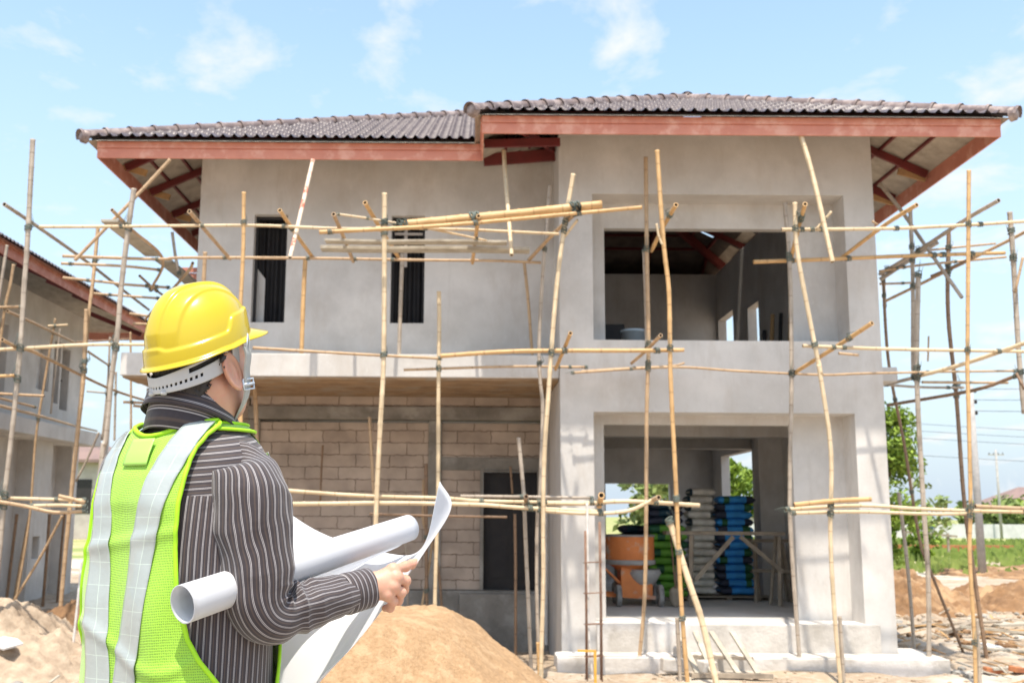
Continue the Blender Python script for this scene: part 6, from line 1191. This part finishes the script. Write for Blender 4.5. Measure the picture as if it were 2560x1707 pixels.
# fingernail-side detail is out of sight; hair below the hat
def hairf(x, y, z):
    base = headf(x, y, z) - .0045 * np.clip((z + .095) / .05, .25, 1)
    back = z + .088          # nape line
    front = -.022 - y + .45 * z                     # stops before the ear
    front = front + .004 * np.sin(x * 700 + 3 * np.sin(z * 260)) * np.sin(z * 420); d = smax(base, -back, .008); d = smax(d, -front, .009)
    for s in (-1, 1): d = smax(d, -ell(x, y, z, (s * .086, -.002, -.004), (.022, .021, .036)), .003)
    d = d + .0015 * np.sin(x * 900) * np.sin(z * 300 + 4 * np.sin(x * 200))
    return smax(d, z - .13, .002)
Vk, Fk = snet(hairf, (-.1, -.12, -.09), (.1, .10, .15), .0028)
npmesh('hair', worldhead(Vk), Fk, M['hair'], man)
def HW(p): return HC + HM @ Vector(p)
# eyes and brows
q = MB()
for s in (-1, 1): q.lathe([(0, .0105), (.004, .0098), (.0055, .0088)], 12, tuple((s * .032, .0815, .017)), ax='y')
e_ = q.mesh('eyes', M['hair'], True); e_.transform(Matrix.LocRotScale(HC, HM.to_quaternion(), None)); link('eyes', e_, man)
# ---- hard hat
hat = thing('hard_hat', (0, 0, 0), None, None); del_ = None
bpy.data.objects.remove(hat)
HO = Vector((0, .001, .042))
def hpt(th, t, out=0.0):
    """th: 0 = front, + to his right; t: 0 rim .. 1 crown"""
    cx, cy = math.sin(th), math.cos(th)
    A, B, Hh = .0925, .107, .125
    rimz = -.012 + .050 * max(0, cy) ** 1.3 - .010 * max(0, -cy) ** 2 + .015 * math.exp(-((abs(math.degrees(math.atan2(cx, cy))) - 84) / 30.0) ** 2)
    ph = t * PI / 2; c = math.cos(ph) ** .80; s = math.sin(ph) ** .95
    x = A * cx * c; y = B * cy * c; z = rimz * (1 - t) + (Hh) * s
    # raised crown bands running front to back
    k = 0
    d = abs(x)
    def st(a, w_): return 1 / (1 + math.exp(-(a) / w_))
    if t > .10:
        k += .0055 * st(.018 - d, .0009) * min(1, (t - .1) * 6)
        k += .0040 * st(.050 - d, .0009) * min(1, (t - .1) * 6)
    # lower rim band with the swept side panel
    lim = .115 + .15 * st(-(abs(math.degrees(th)) - 84), 2.5) + .03 * st((abs(math.degrees(th)) - 165), 2)
    k += .0050 * st(lim - t, .004)
    k += out; n = Vector((cx * c / A, cy * c / B, s / Hh)).normalized()
    return Vector((x, y, z)) + n * k + HO
nT, nU = 220, 90
G = [[hpt(2 * PI * j / nT, (i / nU)) for j in range(nT)] for i in range(nU + 1)]
# rim lip and peak
lips = []
for (o_r, dz_) in ((.003, -.001), (.0075, -.0055), (.0085, -.007), (.0078, -.0085), (.003, -.005), (-.003, -.002)):
    r = []
    for j in range(nT):
        th = 2 * PI * j / nT; c = math.cos(th); pk = max(0, (c - .48) / .52) ** .9; b = hpt(th, 0)
        o2 = o_r + (.038 * pk if o_r > .006 else 0); d = Vector((math.sin(th), math.cos(th) * 1.15, 0)).normalized()
        r.append(b + d * o2 + Vector((0, 0, dz_ - (.010 * pk if o_r > .006 else 0) + .010 * pk * abs(math.sin(th)) * (o_r > .006))))
    lips.append(r)
G2 = [[p for p in r] for r in G][::-1] + lips
inner = [[hpt(2 * PI * j / nT, i / 30, -.0035) for j in range(nT)] for i in range(31)]
G2 += inner
q = MB(); q.grid([[HW(p) for p in r] for r in G2], close=True)
hatme = q.mesh('hard_hat', M['helmet'], True); bm = bmesh.new(); bm.from_mesh(hatme); bmesh.ops.remove_doubles(bm, verts=bm.verts, dist=.0004); bmesh.ops.recalc_face_normals(bm, faces=bm.faces); bm.to_mesh(hatme); bm.free()
hat = link('hard_hat', hatme, man)
# rear adjusting band with its row of holes, side wings up into the shell
M['band2'] = M['band']
def band(th, v):       # v 0 bottom .. 1 top, hugging the hair
    c = -math.cos(th); s = math.sin(th); side = min(1, abs(math.degrees(th)) / 105.0)
    zb = -.031 + .040 * side ** 2.4; zt = .000 + .058 * side ** 1.6; z = zb + (zt - zb) * v
    A, B = .0835 + .006 * v * side, .106
    kk = 1.0 if z > -.03 else 1.0 - .9 * (-.03 - z)
    return Vector((A * s * kk, -.004 + B * c * kk, z))
q = MB(); nb_b, nv_ = 150, 14; Gb = [[HW(band(R_(-112 + 224 * i / nb_b), v / nv_)) for v in range(nv_ + 1)] for i in range(nb_b + 1)]
b0 = len(q.v); q.v += [p for r in Gb for p in r]
for i in range(nb_b):
    for j in range(nv_):
        deg = -112 + 224 * (i + .5) / nb_b; v = (j + .5) / nv_
        hole = (abs(deg) < 62 and abs(((deg + 3) % 6.0) - 3) < 1.1 and .30 < v < .46) or (46 < abs(deg) < 84 and .66 < v < .84) or (92 < abs(deg) < 100 and .35 < v < .75)
        if not hole: q.f.append((b0 + i * (nv_ + 1) + j, b0 + i * (nv_ + 1) + j + 1, b0 + (i + 1) * (nv_ + 1) + j + 1, b0 + (i + 1) * (nv_ + 1) + j)); q.m.append(0)
bo = q.build('adjusting_band', M['band'], hat, smooth=True); md = bo.modifiers.new('s', 'SOLIDIFY'); md.thickness = .0022
for dg in (-14, 12):
    q = MB(); p = HW(band(R_(dg), .02)); q.lathe([(0, -.004), (.006, -.003), (.0065, .003), (0, .004)], 10, tuple(p)); q.build('stud', M['band'], hat, smooth=True)
# chin straps with buckle
def strap(pts, w_, name, par, m='web', th=.0018, nrm=None):
    P = [Vector(p) for p in catmull(pts, 8)]; q = MB(); G = []
    for i, p in enumerate(P):
        t = (P[min(i + 1, len(P) - 1)] - P[max(i - 1, 0)]).normalized(); o = nrm if nrm else (p - Vector((0, -.0, p.z))).normalized()
        s = t.cross(o).normalized(); n_ = s.cross(t); G.append([HW(p + s * (w_ / 2 * k) + n_ * (j * th)) for k, j in ((-1, -1), (1, -1), (1, 1), (-1, 1))])
    q.grid(G, close=True); q.f += [(0, 1, 2, 3), tuple(len(q.v) - 4 + k for k in (3, 2, 1, 0))]; q.m += [0, 0]
    return q.build(name, M[m], par, smooth=False)
for s in (1, -1):
    st_ = strap([(s * .096, .040, .040), (s * .097, .042, .020), (s * .089, .040, -.010), (s * .085, .040, -.040), (s * .074, .038, -.068), (s * .045, .032, -.102), (s * .015, .030, -.117), (0, .030, -.118)], .0235, 'chin_strap', hat)
    q = MB(); G = []
    for z in (-.030, -.044):
        G.append(z)
    bx = [Vector((s * .0890, .040 + dy, zz)) for dy, zz in ((-.013, -.026), (.013, -.026), (.013, -.046), (-.013, -.046), (-.013, -.026))]
    q.tube([HW(p) for p in bx], .0024, 6); q.tube([HW((s * .0900, .027, -.036)), HW((s * .0900, .053, -.036))], .0034, 6); q.build('buckle', M['chrome'], hat, smooth=True)
    q = MB(); q.tube([HW(p) for p in ((s * .098, .036, .026), (s * .101, .040, .045), (s * .099, .046, .062), (s * .095, .050, .048), (s * .098, .044, .028))], .0016, 6); q.build('hook', M['chrome'], hat, smooth=True)
# ---- collar
def loftrings(name, m, par, rings, uvf, th=None, nn=96, a0=-PI, a1=PI, smooth=True):
    q = MB(); n = nn; G = [[r(a0 + (a1 - a0) * j / n) for j in range(n + 1)] for r in rings]; q.grid(G)
    me = q.mesh(name, m, smooth); set_uv(me, [uvf(i, a0 + (a1 - a0) * j / n) for i in range(len(rings)) for j in range(n + 1)])
    o = link(name, me, par)
    if th: md = o.modifiers.new('s', 'SOLIDIFY'); md.thickness = th; md.offset = 0
    return o
NC = px(438, 950, 2.12) - MO; NH = R_(38)
def colpt(th, rx, ry, z, tilt=.30, dx=0, dy=0):
    x = rx * math.sin(th) + dx; y = -ry * math.cos(th) + dy; zz = z + tilt * (-y) * 1.0
    return NC + Vector((x * math.cos(NH) + y * math.sin(NH), -x * math.sin(NH) + y * math.cos(NH), zz))
st_ = [(.094, .088, -.060), (.088, .084, -.030), (.082, .079, .000), (.078, .077, .020), (.079, .078, .027)]
fall = [(.079, .078, .027), (.0845, .083, .024), (.088, .086, .012), (.092, .090, -.002), (.097, .095, -.014)]
cr = [lambda th, s=s: colpt(th, s[0] * (1 + .01 * math.sin(th * 7)), s[1] * (1 + .008 * math.sin(th * 5 + 1)), s[2]) for s in st_ + fall[1:]]
loftrings('collar', M['shirt'], shirt, cr, lambda i, th: (.0108 * i + .004, th * .08), .0016, a0=-2.75, a1=2.75)
# ---- sleeves
def sleeve(name, S, E, W, rs, bulge, par, right=True):
    S, E, W = Vector(S), Vector(E), Vector(W); d1 = (E - S).normalized(); d2 = (W - E).normalized()
    r_el = .050
    ii = (C0 + Vector((0, 0, .012)) - S); ii.z = 0; ii.normalize(); P = [S + ii * .07 + Vector((0, 0, .040)), S + ii * .035 + Vector((0, 0, .042)), S + ii * .006 + Vector((0, 0, .026))]; m = 16
    for i in range(2, m + 1): P.append(S.lerp(E - d1 * r_el, i / m))
    A, B = E - d1 * r_el, E + d2 * r_el
    for i in range(1, 12): t = i / 12; P.append(A * (1 - t) ** 2 + E * 2 * t * (1 - t) + B * t * t)
    for i in range(0, m + 1): P.append(B.lerp(W, i / m))
    dens = []
    for i in range(len(P) - 1):
        for k in range(5): dens.append(P[i].lerp(P[i + 1], k / 5))
    dens.append(P[-1])
    for _ in range(6): dens = [dens[0]] + [(dens[i - 1] + dens[i] * 2 + dens[i + 1]) / 4 for i in range(1, len(dens) - 1)] + [dens[-1]]
    L = [0]
    for a, b in zip(dens, dens[1:]): L.append(L[-1] + (b - a).length)
    tot = L[-1]; axis = d1.cross(d2).normalized()     # bend axis
    inn = None; n = 96; G = []; UV = []
    lS = (S - dens[0]).length; lE = lS + (E - S).length - .02
    for i, p in enumerate(dens):
        t = (dens[min(i + 1, len(dens) - 1)] - dens[max(i - 1, 0)]).normalized(); Nn = (axis.cross(t)).normalized()   # points to the inside of the bend
        s = L[i]; base = np.interp(s, [k[0] * tot for k in rs], [k[1] for k in rs])
        r = []
        for j in range(n):
            a = 2 * PI * j / n; ci, si = math.cos(a), math.sin(a)       # ci = +1 on the inside of the elbow
            dE = s - lE
            R = base
            # soft folds: spiral folds on the upper arm, pleats bunched inside the elbow, rings on the forearm
            up_ = math.exp(-((dE + .16) / .10) ** 2)
            R += .0030 * up_ * (1 - 2 * abs(math.sin(a + s * 17 + 1.1 * nz(s * 7, ci, 2)))) + .0075 * nz(s * 7, ci * 1.3 + s * 3, si * 1.3) + .003 * nz(s * 16, ci * 2, si * 2 + s * 8)
            inner_ = max(0, ci); el = math.exp(-((dE - .035) / .055) ** 2)
            R += -.012 * el * inner_ + .0095 * el * inner_ * (1 - 2 * abs(math.sin(s * 95 + 1.2 * si)))
            fo = min(1, max(0, (dE - .03) / .04)) * min(1, max(0, (tot - s - .07) / .05))
            R += fo * .0062 * ((1 - 2 * abs(math.sin(s * 62 + 1.3 * si + 2.2 * nz(s * 10, si * 1.5, 5)))) * (.40 + .60 * inner_)) + fo * .004 * nz(s * 16, a * 1.2, 9)
            R += .010 * math.exp(-((dE + .005) / .045) ** 2) * max(0, -ci) ** 2
            R += bulge * math.exp(-((tot - s - .095) / .03) ** 2) * (.6 + .4 * max(0, -ci))
            r.append(p + Nn * (R * ci) + axis * (R * si * 1.0))
        G.append(r); UV.append((s, base))
    q = MB(); q.grid(G, close=True); me = q.mesh(name, M['shirt'], True)
    uvl = me.uv_layers.new(name='UVMap'); dat = []
    for pl_ in me.polygons:
        wrap = any(v % n == n - 1 for v in pl_.vertices)
        for v in pl_.vertices:
            i, j = divmod(v, n)
            if wrap and j == 0: j = n
            a = 2 * PI * j / n; s = L[i]; dE = s - lE
            dat.append(((a * .0662) + .0045 * math.sin(s * 30) * math.exp(-((dE + .1) / .1) ** 2) + .003 * nz(s * 25, a * 2) , s))
    uvl.data.foreach_set('uv', np.array(dat, np.float32).ravel())
    return link(name, me, par), d2, axis, W
RSR = [(0, .034), (.04, .042), (.10, .058), (.20, .0705), (.34, .0740), (.50, .067), (.60, .058), (.72, .050), (.88, .041), (.95, .0395), (1, .034)]
slv, d2, axis, _ = sleeve('sleeve', SR, EL, WR - (WR - EL).normalized() * .040, RSR, .003, shirt)
def cuff(par, W, d2, axis, r0=.0375, Lc=.062):
    inn = axis.cross(d2).normalized(); q = MB(); G = []; uv = []; n = 64; c0 = W - d2 * (.052)
    prof = [(-.003, r0 * .90), (0, r0 + .0012), (.004, r0 + .0022), (.03, r0 + .0012), (Lc - .003, r0 + .001), (Lc, r0 + .0002), (Lc, r0 - .002), (Lc - .02, r0 - .003)]
    for s, r in prof:
        G.append([c0 + d2 * s + (inn * math.cos(2 * PI * j / n) * 1.04 + axis * math.sin(2 * PI * j / n) * .93) * r * (1 + .01 * math.sin(6 * PI * j / n)) for j in range(n)]); uv += [(s * 1.35 + .004, j / n) for j in range(n)]
    q.grid(G, close=True); me = q.mesh('cuff', M['shirt'], True); set_uv(me, uv); return link('cuff', me, par)
cuff(shirt, WR, d2, axis)
sl2, d2l, axl, _ = sleeve('sleeve', SL, ELl, WRl - (WRl - ELl).normalized() * .04, RSR, .003, shirt); cuff(shirt, WRl, d2l, axl)
# ---- vest
def thR(z): return np.interp(z, [-.60, -.50, -.46, -.42, -.38, -.34, -.26, -.18, -.10, -.05, -.02, .0, .02, .04], [R_(k) for k in (95, 90, 80, 68, 56, 47, 39, 36, 35, 36, 37, 40, 48, 66)])
def vz(v, u):          # v 0 hem .. 1 neckline
    top = .048 - .030 * math.exp(-(u / .5) ** 2)
    return -.60 + (top + .60) * v
nu, nv2 = 120, 150
def vpt(u, v, off=.012):
    z = vz(v, u); th = thR(z) * u; o = off + .004 * nz(th * 2, z * 6, 8)
    o += .008 * math.exp(-((z + .10) / .07) ** 2) * math.exp(-(th / .5) ** 2)
    o += .005 * math.exp(-((z + .36 + .04 * math.sin(th * 3)) / .012) ** 2) + .004 * math.exp(-((z + .17 - .03 * th) / .012) ** 2)
    return tpos(z, th, o)
vest_m = []
Gv = [[vpt(-1 + 2 * j / nu, i / nv2) for j in range(nu + 1)] for i in range(nv2 + 1)]
q = MB(); q.grid(Gv); me = q.mesh('vest', M['vest'], True); set_uv(me, [(thR(vz(i / nv2, -1 + 2 * j / nu)) * (-1 + 2 * j / nu) * .18, vz(i / nv2, 0)) for i in range(nv2 + 1) for j in range(nu + 1)])
vest = link('vest', me, man); md = vest.modifiers.new('s', 'SOLIDIFY'); md.thickness = .0014; md.offset = 0
# shoulder straps over to the chest and front panels
def vpatch(name, fn, nu_, nv_, m, par, uvf, th=.0012):
    q = MB(); q.grid([[fn(j / nu_, i / nv_) for j in range(nu_ + 1)] for i in range(nv_ + 1)]); me = q.mesh(name, m, True); set_uv(me, [uvf(j / nu_, i / nv_) for i in range(nv_ + 1) for j in range(nu_ + 1)])
    o = link(name, me, par); md = o.modifiers.new('s', 'SOLIDIFY'); md.thickness = th; md.offset = 0; return o
def thF(z): return np.interp(z, [-.60, -.50, -.42, -.32, -.2, -.1, -.04, .0, .04], [R_(k) for k in (96, 104, 118, 134, 144, 146, 146, 142, 130)])
def fo_(z): return .013 * min(1, max(.22, (-z - .02) / .14))
for s in (1, -1):
    vpatch('front_panel', lambda u, v, s=s: tpos(-.60 + .64 * v, s * (thF(-.60 + .64 * v) + (R_(172) - thF(-.60 + .64 * v)) * u), fo_(-.60 + .64 * v)), 30, 60, M['vest'], vest, lambda u, v: (u * .2, v * .64))
    vpatch('shoulder_strap', lambda u, v, s=s: tpos(.037 + .015 * u, s * (thR(.037 + .015 * u) * .96 + (thF(.037 + .015 * u) - thR(.037 + .015 * u)) * v), .0065, False), 16, 30, M['vest'], vest, lambda u, v: (v * .15, u * .1))
def piping(name, fn, n, w_=.0085, par=None):
    P = [fn(k / n) for k in range(n + 1)]; q = MB(); q.tube(P, w_ * .5, 8); return q.build(name, M['piping'], par or vest, smooth=True)
def pipe_flat(fn, nrmfn, n, w_):
    pass
piping('piping', lambda t: vpt(1, t, .0130), 120, .0090); piping('piping', lambda t: vpt(-1, t, .0130), 120, .0090)
piping('piping', lambda t: vpt(-1 + 2 * t, 1, .0135), 80, .010)
for s in (1, -1):
    piping('piping', lambda t, s=s: tpos(-.60 + .60 * t, s * thF(-.60 + .60 * t), fo_(-.60 + .60 * t) + .001), 70, .007)
    piping('piping', lambda t, s=s: tpos(.036, s * (thR(.036) + (thF(.036) - thR(.036)) * t), .0075, False), 30, .007)
    piping('piping', lambda t, s=s: tpos(.05, s * (thR(.05) + (thF(.05) - thR(.05)) * t), .0085, False), 30, .006)
# reflective tapes: two on the back going over the shoulders
def tape(cfun, w_, z0, z1, off=.0165, s=1):
    n = 110
    def fn(u, v):
        z = z0 + (z1 - z0) * v; a = ring(z)[1]; c = cfun(z); off_ = off if s < 3 else fo_(z) + .003; th = c + (u - .5) * w_ / max(.10, a + .01 if abs(z) > 0 else a) ; return tpos(z, th, off_ + .003 * nz(z * 14, u * 1.2, 4 + s) + .005 * math.exp(-((z + .36 + .04 * math.sin(th * 3)) / .012) ** 2) + .004 * math.exp(-((z + .17 - .03 * th) / .012) ** 2) + .008 * math.exp(-((z + .10) / .07) ** 2) * math.exp(-(th / .5) ** 2))
    return vpatch('reflective_tape', fn, 10, n, M['tape'], vest, lambda u, v: (u * w_, (z0 + (z1 - z0) * v)), .0010)
zz_ = [-.60, -.50, -.40, -.30, -.20, -.12, -.06, -.02, .01, .03, .045]
tape(lambda z: np.interp(z, zz_, [R_(k) for k in (6.5, 7.5, 9, 12, 14, 17, 21, 25, 31, 40, 50)]), .044, -.60, .043, s=1)
tape(lambda z: -np.interp(z, zz_, [R_(k) for k in (8, 7.5, 10.5, 14, 18, 20, 23, 26, 31, 40, 50)]), .045, -.60, .030, s=2)
tape(lambda z: np.interp(z, zz_, [R_(k) for k in (150, 150, 150, 150, 148, 146, 142, 138, 132, 124, 116)]), .050, -.60, .0, s=3)
tape(lambda z: -np.interp(z, zz_, [R_(k) for k in (150, 150, 150, 150, 148, 146, 142, 138, 132, 124, 116)]), .050, -.60, .0, s=4)
M['label'] = mat('vest_label', (.38, .68, .13), None, rough=.4)
vpatch('neck_label', lambda u, v: tpos(-.030 + .040 * v, R_(-8 + 17 * u), .0215, True) , 8, 8, M['label'], vest, lambda u, v: (u, v))
# trousers and boots, below the picture
def legf(X, Y, Z):
    d = None
    for s in (-1, 1):
        a = tuple(C0 + rt * (s * .085) + Vector((0, 0, -.60))); b = tuple(C0 + rt * (s * .11) + fw * .02 + Vector((0, 0, -1.0))); c = tuple(C0 + rt * (s * .12) - fw * .01 + Vector((0, 0, -1.41)))
        k = smin(cap(X, Y, Z, a, b, .105, .078), cap(X, Y, Z, b, c, .078, .065), .02); d = k if d is None else smin(d, k, .02)
    return smin(d, cap(X, Y, Z, tuple(C0 - rt * .07 + Vector((0, 0, -.56))), tuple(C0 + rt * .07 + Vector((0, 0, -.56))), .13, .13), .04)
Vt, Ft = snet(legf, (-.4, -.4, .25), (.5, .45, ZT - .44), .014); npmesh('trousers', Vt, Ft, M['trouser'], man)
for s in (-1, 1):
    a = tuple(C0 + rt * (s * .12) - fw * .03 + Vector((0, 0, -1.43))); b = tuple(C0 + rt * (s * .135) + fw * .15 + Vector((0, 0, -1.465)))
    Vb, Fb = snet(lambda X, Y, Z: smin(cap(X, Y, Z, a, b, .052, .042), cap(X, Y, Z, (a[0], a[1], a[2] + .1), a, .055, .052), .03), np.minimum(a, b) - .08, np.maximum(a, b) + np.array((.08, .08, .2)), .01); npmesh('boot', Vb, Fb, M['boot'], man)
# ---- papers
PC = [px(419, 1387, 1.855), px(940, 1211, 2.36)]; ax_ = (PC[1] - PC[0]); Lr = ax_.length; au = ax_.normalized(); sv = au.cross(Vector((0, 0, 1))).normalized(); sw = sv.cross(au)
roll = thing('rolled_plan', tuple(PC[0]), 'white paper roll tucked under the arm of the man', 'paper roll')
q = MB(); n = 110
def spiral(t, s): 
    a = t * 2 * PI * 2.35 - 1.9; r = (.0325 - .0009 * t * 2.35) * (1 - .16 * (s / Lr)); return au * s + sv * (r * math.cos(a)) + sw * (r * 1.04 * math.sin(a))
q.grid([[spiral(j / n, Lr * i / 30 + .0 * j) for j in range(n + 1)] for i in range(31)])
o = q.build('sheet', M['paper'], roll, smooth=True, fix=False); md = o.modifiers.new('s', 'SOLIDIFY'); md.thickness = .0006
def ctrl(name, C, label, nu_=44, nv_=44):
    pts = [[px(*c) for c in r] for r in C]; U = [catmull(r, 12) for r in pts]; cols = list(zip(*U)); Gd = [catmull(c, 12) for c in cols]
    o0 = Gd[0][0]; q = MB(); q.grid([[tuple(np.array(p) - o0) for p in r] for r in Gd]); o = q.build(name, M['paper'], None, tuple(o0), smooth=True, fix=False); md = o.modifiers.new('s', 'SOLIDIFY'); md.thickness = .0006; return tag(o, label, 'paper')
ctrl('plan_sheet', [[(560, 1085, 2.62), (648, 1165, 2.56), (745, 1226, 2.54), (880, 1268, 2.48), (968, 1258, 2.36), (1010, 1105, 2.24)],
                    [(560, 1180, 2.52), (648, 1270, 2.47), (750, 1310, 2.45), (860, 1312, 2.42), (960, 1272, 2.33), (1036, 1165, 2.20)],
                    [(560, 1330, 2.42), (640, 1390, 2.38), (730, 1400, 2.37), (840, 1372, 2.34), (925, 1310, 2.28), (978, 1262, 2.20)],
                    [(560, 1480, 2.34), (630, 1500, 2.30), (700, 1480, 2.28), (800, 1440, 2.26), (870, 1385, 2.24), (918, 1346, 2.205)],
                    [(560, 1620, 2.28), (620, 1620, 2.24), (660, 1610, 2.22), (700, 1590, 2.20), (762, 1530, 2.19), (815, 1478, 2.18)],
                    [(540, 1700, 2.24), (590, 1700, 2.20), (630, 1690, 2.18), (660, 1660, 2.16), (705, 1600, 2.15), (735, 1555, 2.14)]], 'large curling white plan sheet spread open, its corner curled up beyond the pointing finger')
ctrl('plan_flap', [[(560, 1330, 2.19), (680, 1300, 2.25), (810, 1262, 2.33), (945, 1225, 2.42)],
                   [(560, 1372, 2.21), (680, 1338, 2.27), (800, 1298, 2.34), (920, 1252, 2.42)],
                   [(560, 1420, 2.25), (680, 1370, 2.30), (780, 1318, 2.36), (880, 1270, 2.43)],
                   [(560, 1450, 2.30), (650, 1400, 2.36), (740, 1350, 2.41), (840, 1290, 2.46)]], 'loose outer flap of paper hanging just under the roll')
